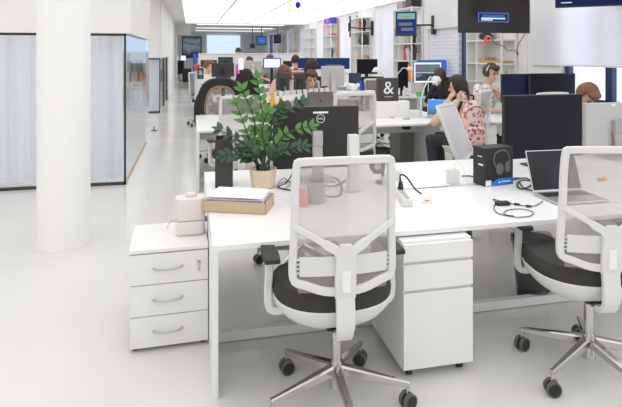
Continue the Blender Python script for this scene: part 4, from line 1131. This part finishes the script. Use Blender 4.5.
for x, m, h_ in ((361, 'blue', .16), (363.5, 'navy', .15)):
    q = ony(x, 88, 7.93)
    tag(MB().lathe([(.02, 0), (.022, .005), (.022, h_ * .7), (.012, h_ * .85), (.012, h_)], n=12).obj('blue_bottle', m, smooth=True, loc=(q.x, q.y, SZ)), 'slim %s bottle on the raised shelf right of the tissue' % ('bright blue' if m == 'blue' else 'dark navy'), 'bottle')
# taupe laptop of the red-shirted man, on a stand, and small things in front
a, b_ = ony(306.5, 106, 7.02), ony(333, 95, 7.02); w = b_.x - a.x
t = thing('laptop', 'open taupe laptop seen from behind, raised before the red-shirted man', 'laptop', (a.x, 7.02, .90), math.radians(2))
MB().box((0, 0, 0), (w, .22, .015), .003).obj('base', 'taupe', t)
l_ = MB().box((0, -.008, 0), (w, 0, .225), .004).obj('lid', 'taupe', t, loc=(0, .0, .012)); l_.rotation_euler.x = math.radians(8)
MB().ball((w * .52, -.009, .10), (.018, .002, .020), 12, 8).obj('logo', 'darkgrey', l_, True)
tag(MB().box((.02, .02, 0), (w - .02, .2, .165)).obj('laptop_stand', 'lam', loc=(a.x, 7.02, D)), 'white box stand under the taupe laptop', 'stand')
for x, top, lb in ((272.5, 92.5, 'taller'), (280.5, 97, 'shorter')):
    q = onz(x, 122, D); zt = ony(x, top, 6.85).z - D; q = ony(x, 122, 6.85)
    tag(MB().lathe([(.03, 0), (.04, .01), (.045, zt * .3), (.035, zt * .6), (.022, zt * .9), (.025, zt)], n=16).obj('vase', 'amber', smooth=True, loc=(q.x, q.y, D)), '%s of two amber vases on the second desk right of the plant' % lb, 'vase')
q = ony(288.5, 96, 7.45)
tag(MB().lathe([(.03, 0), (.032, .3), (.012, .38), (.010, .43)], n=14).obj('teal_bottle', 'teal', smooth=True, loc=(q.x, 7.72, D)), 'slim teal bottle before the small dark monitors', 'bottle')
# desk lamps
def desk_lamp(label, pts, Y, z0=D):
    P_ = [ony(x, y, Y) for x, y in pts]; base = V(P_[0].x, Y, z0)
    t = thing('desk_lamp', label, 'lamp', base)
    L_ = [q - base for q in P_]
    MB().cyl((0, 0, 0), (0, 0, .02), .075, n=24).obj('base', 'plastic', t, True)
    MB().tube([V(0, 0, .02), L_[0]], .012, 8).obj('post', 'plastic', t)
    for i in range(len(L_) - 2): MB().tube([L_[i], L_[i + 1]], .010, 8).obj('arm', 'plastic', t)
    e = L_[-1]; s_ = L_[-2]
    MB().tube([s_, e], .010, 8).obj('arm', 'plastic', t)
    MB().lathe([(.025, .045), (.05, .03), (.075, -.01), (.078, -.03), (.06, -.02), (.02, .02)], e, 20, closed=False).obj('lamp_shade', 'plastic', t, True)
desk_lamp('white jointed desk lamp left of the tall black monitor', [(388, 92), (384, 76), (377, 70)], 7.7)
desk_lamp('white jointed desk lamp in front of the tall black monitor', [(396, 86), (397, 75), (402.5, 68), (410, 68.5)], 10.45)
desk_lamp('white jointed desk lamp over the laptop of the girl', [(421, 100), (424, 88), (430, 77), (436, 79)], 7.05)
q = ony(404.5, 93, 10.5)
tag(MB().lathe([(.04, 0), (.045, .01), (.045, .12), (.02, .16), (.02, .22)], n=16).obj('spray_bottle', 'plastic', smooth=True, loc=(q.x, 10.5, D)), 'white bottle on the third desk by the tall black monitor', 'bottle')
q = ony(420.5, 97, 10.45)
tag(MB().box((-.07, 0, 0), (.07, .10, .10)).obj('green_box', 'green', loc=(q.x, 10.42, D)), 'bright green box on the third desk below the code monitor', 'box')
# girl's laptop
a, b_ = onz(427, 116.5, D), onz(441, 119, D)
t = thing('laptop', 'open laptop with a blue landscape on its screen before the girl', 'laptop', (a.x, a.y, D), math.radians(-38))
MB().box((0, -.24, 0), (.34, 0, .016), .003).obj('base', 'alu', t)
l_ = MB().box((0, -.004, 0), (.34, .004, .24), .003).obj('lid', 'alu', t, loc=(0, .002, .014)); l_.rotation_euler.x = math.radians(-14)
MB().box((.008, -.0065, .012), (.332, -.004, .232)).obj('screen', gradient_z('blue_landscape', [(0, (.03, .10, .16)), (.3, (.05, .16, .30)), (.45, (.03, .22, .75)), (1, (.02, .28, .95))], 0, .24, 1.0, .3), l_)
# box, cup, papers on second desk
for pos, w_, d_, h_, m, nm, lb, cat in (((415, 118), .16, .06, .10, 'plastic', 'white_case', 'white case on the second desk left of the blue landscape laptop', 'case'),
        ((393, 118), .05, .05, .012, 'orange', 'sticky_note', 'small orange note pad on the second desk below the riser', 'note pad'),
        ((407, 119.5), .09, .05, .015, 'grey', 'phone', 'grey phone lying on the second desk', 'phone')):
    q = onz(*pos, D); tag(MB().box((-w_ / 2, 0, 0), (w_ / 2, d_, h_), .003).obj(nm, m, loc=q), lb, cat)
k = 0
for pos, rz in (((489, 116), 5), ((496, 113.5), -8), ((491, 113), 12)):
    q = onz(*pos, D); tag(MB().box((-.16, 0, 0), (.16, .2, .012)).obj('paper_pad', 'paper', loc=(q.x, q.y, D + .013 * k), rotz=math.radians(rz)), ('lowest', 'middle', 'topmost')[k] + ' white paper pad beside the elbow of the headphone man', 'paper', 'paper pads on the short desk'); k += 1
# pedestals and bins under the second desk
a = onz(408, 162, 0)
t = thing('grey_cabinet', 'grey metal cabinet under the second desk below the ampersand bag', 'cabinet', (a.x, 7.45, 0))
MB().box((-.16, 0, 0), (.16, .45, .55), .004).obj('body', 'greycab', t)
for z in (.03, .29): MB().box((-.15, -.015, z), (.15, 0, z + .24), .003).obj('drawer', 'greycab', t)
a = ony(406, 130, 7.2)
tag(MB().box((-.05, 0, 0), (.05, .3, .12), .01).obj('cable_box', 'black', loc=(a.x, 7.15, .555)), 'black cable box on the grey cabinet', 'box')
a = ony(380, 150, 7.0)
t = thing('waste_bin', 'dark round waste bin under the second desk left of the grey cabinet', 'bin', (a.x, 7.0, 0))
MB().lathe([(.11, 0), (.15, .33), (.14, .33), (.10, .01)], n=24).obj('bin_shell', 'darkgrey', t, True)
q = ony(491, 145, 6.5)
t = thing('drawer_pedestal', 'white drawer pedestal under the short desk by the headphone man', 'pedestal', (q.x - .10, 6.52, 0))
MB().box((-.2, .02, .05), (.2, .5, .68), .002).obj('body', 'lam', t)
for z0, z1 in ((.055, .36), (.37, .52), (.53, .67)): MB().box((-.2, 0, z0), (.2, .02, z1), .002).obj('drawer', 'lam', t)
for x in (-.15, .15): MB().cyl((x, .06, 0), (x, .06, .05), .025, n=12).obj('caster', 'black', t)
q = ony(500, 138, 6.5)
tag(MB().box((-.08, 0, 0), (.08, .3, .26), .004).obj('storage_crate', 'blue', loc=(q.x + .10, 6.62, .0)), 'deep blue crate on the floor under the short desk', 'crate')
t = thing('computer', 'black computer tower with grey vents on the floor under the short desk', 'computer', (q.x + .30, 6.62, 0))
MB().box((-.09, 0, .01), (.09, .42, .44), .006).obj('case', 'black', t)
for k in range(4): MB().box((-.07, -.004, .30 + .03 * k), (.07, 0, .315 + .03 * k)).obj('vent', 'grey', t)

# partition cabinets
cab = None
xl, xr = ony(198.5, 60, 16.9).x, 3.62
n = 4; cw = (xr - xl) / n
for k in range(n):
    if cab is None:
        cab = thing('partition_cabinet', 'x', 'cabinet', (xl, 16.9, 0), 0, 'white cabinets closing off the desk rows')
        MB().box((0, .02, 0), (cw - .006, .45, 1.62), .003).obj('body', 'lam', cab)
        MB().box((-.003, -.01, 1.62), (cw - .003, .46, 1.65), .003).obj('cabinet_top', 'desk', cab)
        for s in (0, 1):
            d = MB().box((.004 + s * cw / 2, 0, .06), (cw / 2 - .004 + s * (cw / 2 - .004), .02, 1.60), .003).obj('door', 'lam', cab)
            MB().box((cw / 2 + (-.05 if s == 0 else .035), -.02, .85), (cw / 2 + (-.035 if s == 0 else .05), 0, 1.0), .003).obj('handle', 'steel', d)
        o = cab
    else: o = dup(cab, (xl + cw * k, 16.9, 0))
    o['label'] = ('leftmost white partition cabinet, at the corridor end', 'second white partition cabinet from the corridor', 'third white partition cabinet from the corridor', 'fourth white partition cabinet, nearest the window wall')[k]

# ------------------------------------------------------------------ bookcases on the window wall
BZ = [.95, 1.48, 1.90, 2.34, 2.78]
SW = 1.16
def bookcase(label, yc, src=None):
    if src: return dup(src, (WX, yc, 0), 0, label)
    t = thing('bookcase', label, 'bookcase', (WX, yc, 0), 0, 'white bookcases on the window wall')
    h = SW / 2; dx = -.32
    for y in (h - .35, h): MB().box((dx, y - .0125, .93), (-.02, y + .0125, 2.79)).obj('upright', 'lam', t)
    for x in (dx, -.05): MB().box((x, -h - .0125, .93), (x + .03, -h + .0125, 2.79)).obj('upright', 'lam', t)
    for z in BZ: MB().box((dx + .005, -h + .013, z - .025), (-.02, h - .013, z)).obj('shelf_board', 'lam', t)
    MB().box((-.02, -h, .93), (-.005, h, 2.79)).obj('back_panel', 'lam', t)
    MB().box((dx, -h, .0), (-.02, h, .92), .003).obj('base_cupboard', 'lam', t)
    return t
bc = bookcase('white bookcase under the large television, tangled with cables', SHY[3])
bookcase('white bookcase with toys behind the small tilted screen', SHY[4], bc)
bookcase('white bookcase with black figures, right of the edge-on screen', SHY[5], bc)
bookcase('white bookcase with purple boxes on top and a wooden edge', SHY[6], bc)
bookcase('nearly empty white bookcase left of the purple-topped one', SHY[7], bc)
bookcase('empty white bookcase furthest but one along the window wall', SHY[8], bc)
bookcase('empty white bookcase furthest along the window wall', SHY[9], bc)
def item(nm, m, px, Y0, z, w, d, h, lb, cat, kind='box'):
    """stands on shelf height z at wall x, given y"""
    x = WX - .17
    if kind == 'box': mb = MB().box((-d / 2, -w / 2, 0), (d / 2, w / 2, h), .004)
    elif kind == 'bottle': mb = MB().lathe([(w * .45, 0), (w * .5, h * .03), (w * .5, h * .6), (w * .2, h * .78), (w * .2, h)], n=14)
    elif kind == 'figure': mb = MB().cap((0, -w * .2, h * .05), (0, -w * .12, h * .42), w * .12, w * .14).cap((0, w * .2, h * .05), (0, w * .12, h * .42), w * .12, w * .14).cap((0, 0, h * .42), (0, 0, h * .7), w * .22, w * .26).ball((0, 0, h * .88), h * .12).cap((0, -w * .25, h * .7), (0, -w * .5, h * .45), w * .09, w * .08).cap((0, w * .25, h * .7), (0, w * .48, h * .85), w * .09, w * .08)
    elif kind == 'bag': mb = MB().ball((0, 0, h * .5), (d / 2, w / 2, h * .5), 16, 10)
    yc = min(SHY, key=lambda q: abs(q - Y0)); Y0 = max(yc - SW / 2 + w * .5 + .02, min(yc + SW / 2 - w * .5 - .02, Y0))
    lowz = min(v.co.z for v in mb.bm.verts)
    return tag(mb.obj(nm, m, smooth=kind != 'box', loc=(x, Y0, z - lowz)), lb, cat)
def yat(px): return onx(px, 50, WX - .17).y
item('pouch', 'black', 0, yat(485), 1.90, .42, .2, .14, 'black pouch on the shelf just under the large television', 'pouch', 'bag')
P_ = smooth_path([onx(x, y, WX - .36) for x, y in ((488, 36), (486, 40), (483, 44), (485, 46), (488, 42), (491, 38), (487, 36), (484, 40))], 6)
tag(MB().tube(P_, .014, 8).obj('red_cord', 'pinkred', smooth=True), 'red cord dangling from the shelf under the television', 'cord')
item('carton', 'wood', 0, yat(487), 1.48, .18, .2, .10, 'small wooden box in the narrow bay under the television', 'box')
item('carton', 'wood', 0, yat(500.5), 1.48, .60, .2, .045, 'flat brown tray in the wide bay under the television', 'tray')
item('bottle', 'green', 0, yat(511), .95, .1, .1, .40, 'green bottle low in the bookcase under the television', 'bottle', 'bottle')
P_ = smooth_path([onx(x, y, WX - .36) for x, y in ((492, 39), (496, 44), (503, 46), (508, 51), (514, 50), (518, 55), (517, 48), (521, 40), (525, 34))], 6)
tag(MB().tube(P_, .007, 6).obj('cable', 'darkgrey', smooth=True), 'black cable drooping across the bookcase under the television', 'cable')
item('carton', 'grey', 0, SHY[4] + .2, 2.79, .40, .25, .18, 'grey carton on top of the toy bookcase', 'box')
item('speaker_box', 'black', 0, SHY[4] - .35, 2.79, .35, .25, .24, 'black speaker box on top of the toy bookcase', 'speaker')
item('toy_figure', 'black', 0, SHY[4] - .38, 1.90, .30, .2, .36, 'black toy figure on the middle shelf behind the small screen', 'toy', 'figure')
item('toy_figure', 'beige', 0, SHY[4] - .08, 1.90, .20, .2, .24, 'tan toy figure beside the black one behind the small screen', 'toy', 'figure')
item('toy_figure', 'blue', 0, SHY[4] + .4, 1.90, .20, .2, .22, 'blue toy in the narrow bay of the toy bookcase', 'toy', 'figure')
item('toy_figure', 'plastic', 0, SHY[4] - .06, 1.48, .26, .2, .32, 'white toy figure on the lower shelf of the toy bookcase', 'toy', 'figure')
item('toy_figure', 'red', 0, SHY[4] + .14, 1.48, .16, .2, .36, 'red toy figure on the lower shelf of the toy bookcase', 'toy', 'figure')
item('toy_figure', 'darkgrey', 0, SHY[4] - .38, 1.48, .34, .2, .38, 'dark grey toy figure on the lower shelf of the toy bookcase', 'toy', 'figure')
item('bag', 'orange', 0, SHY[4] - .15, .95, .5, .25, .42, 'orange and brown bag below the toy figures', 'bag', 'bag')
item('bottle', 'green', 0, SHY[4] + .42, 1.48, .10, .1, .25, 'green bottle in the narrow bay of the toy bookcase', 'bottle', 'bottle')
item('toy_figure', 'black', 0, SHY[5] - .32, 2.34, .34, .2, .38, 'black model tower on the upper shelf of the third bookcase', 'model', 'figure')
item('toy_figure', 'red', 0, SHY[5] + .05, 2.34, .14, .14, .36, 'small red figure on the upper shelf of the third bookcase', 'toy', 'figure')
item('toy_figure', 'darkgrey', 0, SHY[5] - .22, 1.90, .62, .24, .38, 'tangle of black model parts on the middle shelf of the third bookcase', 'model', 'bag')
item('bottle', 'orange', 0, yat(361.5), 1.90, .12, .1, .2, 'orange bottle in the narrow bay of the third bookcase', 'bottle', 'bottle')
item('carton', 'wood', 0, SHY[5] - .3, 1.48, .35, .2, .12, 'wooden box on the lower shelf of the third bookcase', 'box')
item('carton', 'books', 0, SHY[6] + .36, 2.79, .30, .25, .24, 'purple box on top of the bookcase with the wooden edge, left', 'box')
item('carton', 'magenta', 0, SHY[6] + .02, 2.79, .28, .25, .22, 'pink box on top of the bookcase with the wooden edge', 'box')
item('carton', 'blue', 0, SHY[6] - .34, 2.79, .30, .25, .24, 'blue box on top of the bookcase with the wooden edge, right', 'box')
item('bowl', 'pinkred', 0, SHY[6] - .2, 2.34, .5, .25, .12, 'coral red bowl in the bookcase with the wooden edge', 'bowl', 'bag')
item('toy_figure', 'plastic', 0, SHY[6] - .25, 1.90, .35, .25, .36, 'white toy figure in the bookcase with the wooden edge', 'toy', 'figure')
item('toy_figure', 'darkgrey', 0, SHY[6] - .25, 1.48, .28, .2, .34, 'dark toy figure low in the bookcase with the wooden edge', 'toy', 'figure')
tag(MB().box((-.08, -.03, .95), (-.02, .03, 3.0), .004).obj('wooden_post', 'wood', loc=(WX, SHY[6] - SW / 2 - .08, 0)), 'brown wooden post at the near side of the purple-topped bookcase', 'post')
tag(MB().box((-.08, -.03, 0), (-.02, .03, .95), .004).obj('post_base', 'lam', loc=(WX, SHY[6] - SW / 2 - .08, 0)), 'white base block under the brown wooden post', 'base')

# ------------------------------------------------------------------ screens on the wall
def wall_screen(label, c, w, h, rz, tilt, wall_y, scr, name='television', arm=True, plate_z=None):
    t = thing(name, label, 'television', c, rz)
    R = Matrix.Rotation(tilt, 4, 'X')
    def tl(o): o.rotation_euler.x = tilt; return o
    tl(MB().box((-w / 2, 0, -h / 2), (w / 2, .045, h / 2), .006).obj('housing', 'black', t))
    s = tl(MB().box((-w / 2 + .015, -.004, -h / 2 + .018), (w / 2 - .015, -.001, h / 2 - .015)).obj('screen', scr, t))
    if arm:
        inv = Matrix.Rotation(-rz, 3, 'Z'); e = inv @ (V(WX - .03, wall_y, c.z if plate_z is None else plate_z) - V(*c)); e2 = inv @ (V(WX - .45, wall_y + .15, c.z) - V(*c))
        MB().box((-.12, .03, -.12), (.12, .08, .12), .004).obj('mount_plate', 'black', t)
        MB().tube([V(0, .06, 0), e2, e], .022, 8).obj('mount_arm', 'black', t)
        mb = MB().box((-.025, -.06, -.22), (.03, .06, .22), .004); o = mb.obj('wall_plate', 'black', t); o.location = e; o.rotation_euler.z = -rz
    return t, s
c, w, h = rect_c(459, -9, 530, 33.3, 6.85)
t, s = wall_screen('large dark television with a small blue text box, hung over the second desk', V(c.x, 6.85, c.z), w, h, 0, 0, 7.9, 'tvglass')
# blue dialog with two lines of light text
def tv_box(x0, y0, x1, y1, m, nm, dy):
    a, b_ = ony(x0, y1, 6.85), ony(x1, y0, 6.85)
    MB().box((a.x - c.x, dy - .001, a.z - c.z), (b_.x - c.x, dy, b_.z - c.z)).obj(nm, m, s)
tv_box(478, 13, 508.5, 22, 'scrframe', 'dialog_frame', -.0045); tv_box(478.8, 13.8, 507.7, 21.2, 'tvglass', 'dialog', -.0058)
tv_box(482, 15, 504.5, 17, 'scrblue', 'text_line', -.007); tv_box(481, 18, 505, 19, 'scrtxt', 'text_line', -.007); tv_box(481, 19.6, 492.5, 20.4, 'scrtxt', 'text_line', -.007)
q = ony(606, -12, 5.35)
t, s = wall_screen('blue-lit television cut by the top right corner of the view', V(q.x, 5.45, 2.512), .98, .58, math.radians(-43), 0, 5.9, emit('screen_code', (.018, .028, .10), .8), arm=True)
for k in range(7):
    MB().box((-.42, -.0065, -.235 + .07 * k), (-.42 + .12 + .11 * ((k * 5) % 7), -.0045, -.225 + .07 * k)).obj('code_line', 'scrtxt' if k % 3 == 0 else 'scrblueb', s)
q = ony(406, 23.5, 10.9)
t, s = wall_screen('small colourful screen tilted on a wall arm before the toy bookcase', V(q.x, 10.9, q.z), .46, .55, math.radians(-28), math.radians(-12), 11.35, 'scrdark')
MB().box((-.19, -.0065, .10), (.19, -.0045, .23)).obj('picture_band', 'scrteal', s); MB().box((-.10, -.0085, .13), (.10, -.0065, .17)).obj('picture_title', 'scrred', s)
MB().box((-.19, -.0065, -.22), (.19, -.0045, .08)).obj('picture', 'scrnavy', s); MB().box((-.16, -.0085, -.05), (.14, -.0065, .02)).obj('picture_line', 'scrgrey', s); MB().box((-.10, -.0085, -.17), (.16, -.0065, -.10)).obj('picture_line', 'scrgrey', s)
q = ony(350.8, 27, 15.0)
t, s = wall_screen('black wall screen seen edge-on on its arm before a pale blind', V(q.x, 15.0, q.z), .85, .60, math.radians(90 - 17), math.radians(0), 15.6, 'blackgloss')
t.rotation_euler.x = math.radians(14) if False else 0

# ------------------------------------------------------------------ hanging things, far end, left room
q = ony(297.8, 5, 12)
t = thing('hanging_lantern', 'bright cobalt blue lantern hanging from the luminous ceiling', 'lantern', (q.x, 12, q.z))
MB().ball((0, 0, 0), (.055, .055, .075), 16, 10).obj('globe', 'cobalt', t, True)
MB().cyl((0, 0, .07), (0, 0, CZ - q.z - .02), .004, n=6).obj('cord', 'pinkred', t)
MB().prism([(.0, 0), (.09, -.03), (.03, .09)], .006, Matrix.Translation((.01, 0, 0)) @ Matrix.Rotation(PI / 2, 4, 'X')).obj('pennant', 'pinkcloth', t)
# far wall
a, b_ = ony(182, 58, YF), ony(201.5, 36.5, YF)
t = thing('painting', 'large framed painting of clouds over dark water on the far wall', 'painting', ((a.x + b_.x) / 2, YF - .06, (a.z + b_.z) / 2))
w, h = b_.x - a.x, b_.z - a.z
MB().box((-w / 2, 0, -h / 2), (w / 2, .06, h / 2)).obj('frame', 'black', t)
MB().box((-w / 2 + .08, -.01, -h / 2 + .08), (w / 2 - .08, 0, h / 2 - .08)).obj('canvas', gradient_z('cloud_painting', [(0, (.04, .06, .09)), (.22, (.06, .09, .12)), (.36, (.30, .38, .45)), (.5, (.75, .8, .85)), (.62, (.20, .38, .62)), (.78, (.72, .8, .88)), (1, (.10, .26, .52))], -h / 2, h / 2, 0, .9), t)
a, b_ = ony(207, 54, YF), ony(240, 35.5, YF)
struct('window_far', MB().box((a.x, YF - .06, .9), (b_.x, YF - .02, b_.z)), emit('far_sky_pane', (.66, .80, 1.0), 1.0))
a, b_ = ony(240, 60, YF), ony(330, 36, YF)
for px, w_, h_, m, lb, nm, cat in (((261.5, 40.5), .56, .50, 'scrblue', 'small blue wall screen high on the far side beyond the partition', 'far_screen', 'television'), ((277.5, 39), .42, .50, 'black', 'black loudspeaker hung beyond the partition', 'loudspeaker', 'loudspeaker'), ((252.5, 46), .28, .26, 'black', 'small black box hung low beyond the partition', 'wall_speaker', 'loudspeaker')):
    q = ony(*px, 30)
    t = thing(nm, lb, cat, (q.x, 30, q.z - h_ / 2))
    MB().box((-w_ / 2, 0, 0), (w_ / 2, .12, h_), .01).obj('housing', 'black', t)
    MB().box((-w_ / 2 + .05, -.006, .05), (w_ / 2 - .05, 0, h_ - .05)).obj('front', m if m != 'black' else 'darkgrey', t)
    MB().cyl((0, .06, h_), (0, .06, CZ + .06 - (q.z - h_ / 2)), .02, n=8).obj('hanger', 'darkgrey', t)
    if m == 'scrblue': MB().box((-.12, -.008, .2), (.18, -.006, .27)).obj('picture_band', 'scrgreen', t)
# workplace at the end of the corridor
q = onz(186, 70, D)
t = thing('bench_desk', 'small dark-legged desk at the far end of the corridor', 'desk', (-.35, 33, 0))
MB().box((-1.5, 0, .70), (1.6, .8, .735)).obj('tabletop', 'grey', t)
for x in (-1.45, 1.55):
    for y in (.05, .72): MB().box((x - .02, y - .02, 0), (x + .02, y + .02, .70)).obj('leg', 'darkgrey', t)
for px, lb in (((173.5, 55.5, 178.5, 60.5), 'left bright screen at the far end of the corridor'), ((180.5, 55.5, 186, 60.5), 'right bright screen at the far end of the corridor')):
    c, w, h = rect_c(*px, 33.3); monitor(lb, c, w, h, screen='scrwhite', group='far corridor screens')
bcx = ony(178.5, 64, 32.3)
r = dup(ch, (bcx.x, 32.3, 0), .2, 'black office chair at the far end of the corridor', 'black office chairs'); blacken(r)
tag(MB().box((-.25, 0, 0), (.25, .5, .75), .02).obj('office_printer', 'black', loc=(ony(187, 60, 31).x + .0, 31, 0)), 'dark low machine on the floor at the corridor end', 'printer')
c = ony(195, 57, 26)
tag(MB().box((-.10, 0, 0), (.10, .2, 1.62), .02).obj('blue_bin', 'blue', loc=(c.x, 26, 0)), 'deep blue upright bin left of the partition cabinets', 'bin')
# inside the left glass room
def px17(x, y, z): return onz(x, y, z)
t = thing('meeting_table', 'white table seen through the side glass of the left room', 'table', (-1.95, 17.2, 0))
MB().box((-.9, 0, .70), (.45, .8, .735)).obj('tabletop', 'desk', t)
for x in (-.86, .41):
    for y in (.05, .72): MB().box((x - .025, y - .025, 0), (x + .025, y + .025, .70)).obj('leg', 'plastic', t)
for px, Y, rz, lb in ((139, 18.7, PI, 'orange-backed chair behind the table in the left glass room'),):
    q = ony(px, 70, Y)
    t = thing('visitor_chair', lb, 'chair', (q.x, q.y, 0), rz, None)
    MB().box((-.22, -.2, .43), (.22, .22, .48), .02).obj('seat', 'orange', t)
    o = MB().box((-.21, -.24, .52), (.21, -.20, 1.0), .02).obj('backrest', 'orange', t)
    for sx in (-1, 1):
        for sy in (-1, 1): MB().cyl((sx * .18, sy * .17, .43), (sx * .2, sy * .2, 0), .014, n=8).obj('leg', 'grey', t)
for px, lb in (((127, 61, 134, 72), 'dark monitor left of two in the left glass room'), ((135, 60, 143, 72), 'dark monitor right of two in the left glass room')):
    c, w, h = rect_c(*px, 17.6); monitor(lb, c, w, h, PI, body='darkgrey', group='monitors in the glass room')
tag(MB().box((-.06, 0, 0), (.06, .02, .02)).box((-.01, 0, -.0), (.01, .02, .10)).obj('door_stop', 'darkgrey', loc=onz(154, 131, 0)), 'small dark door stop on the corridor floor by the glass wall', 'door stop')
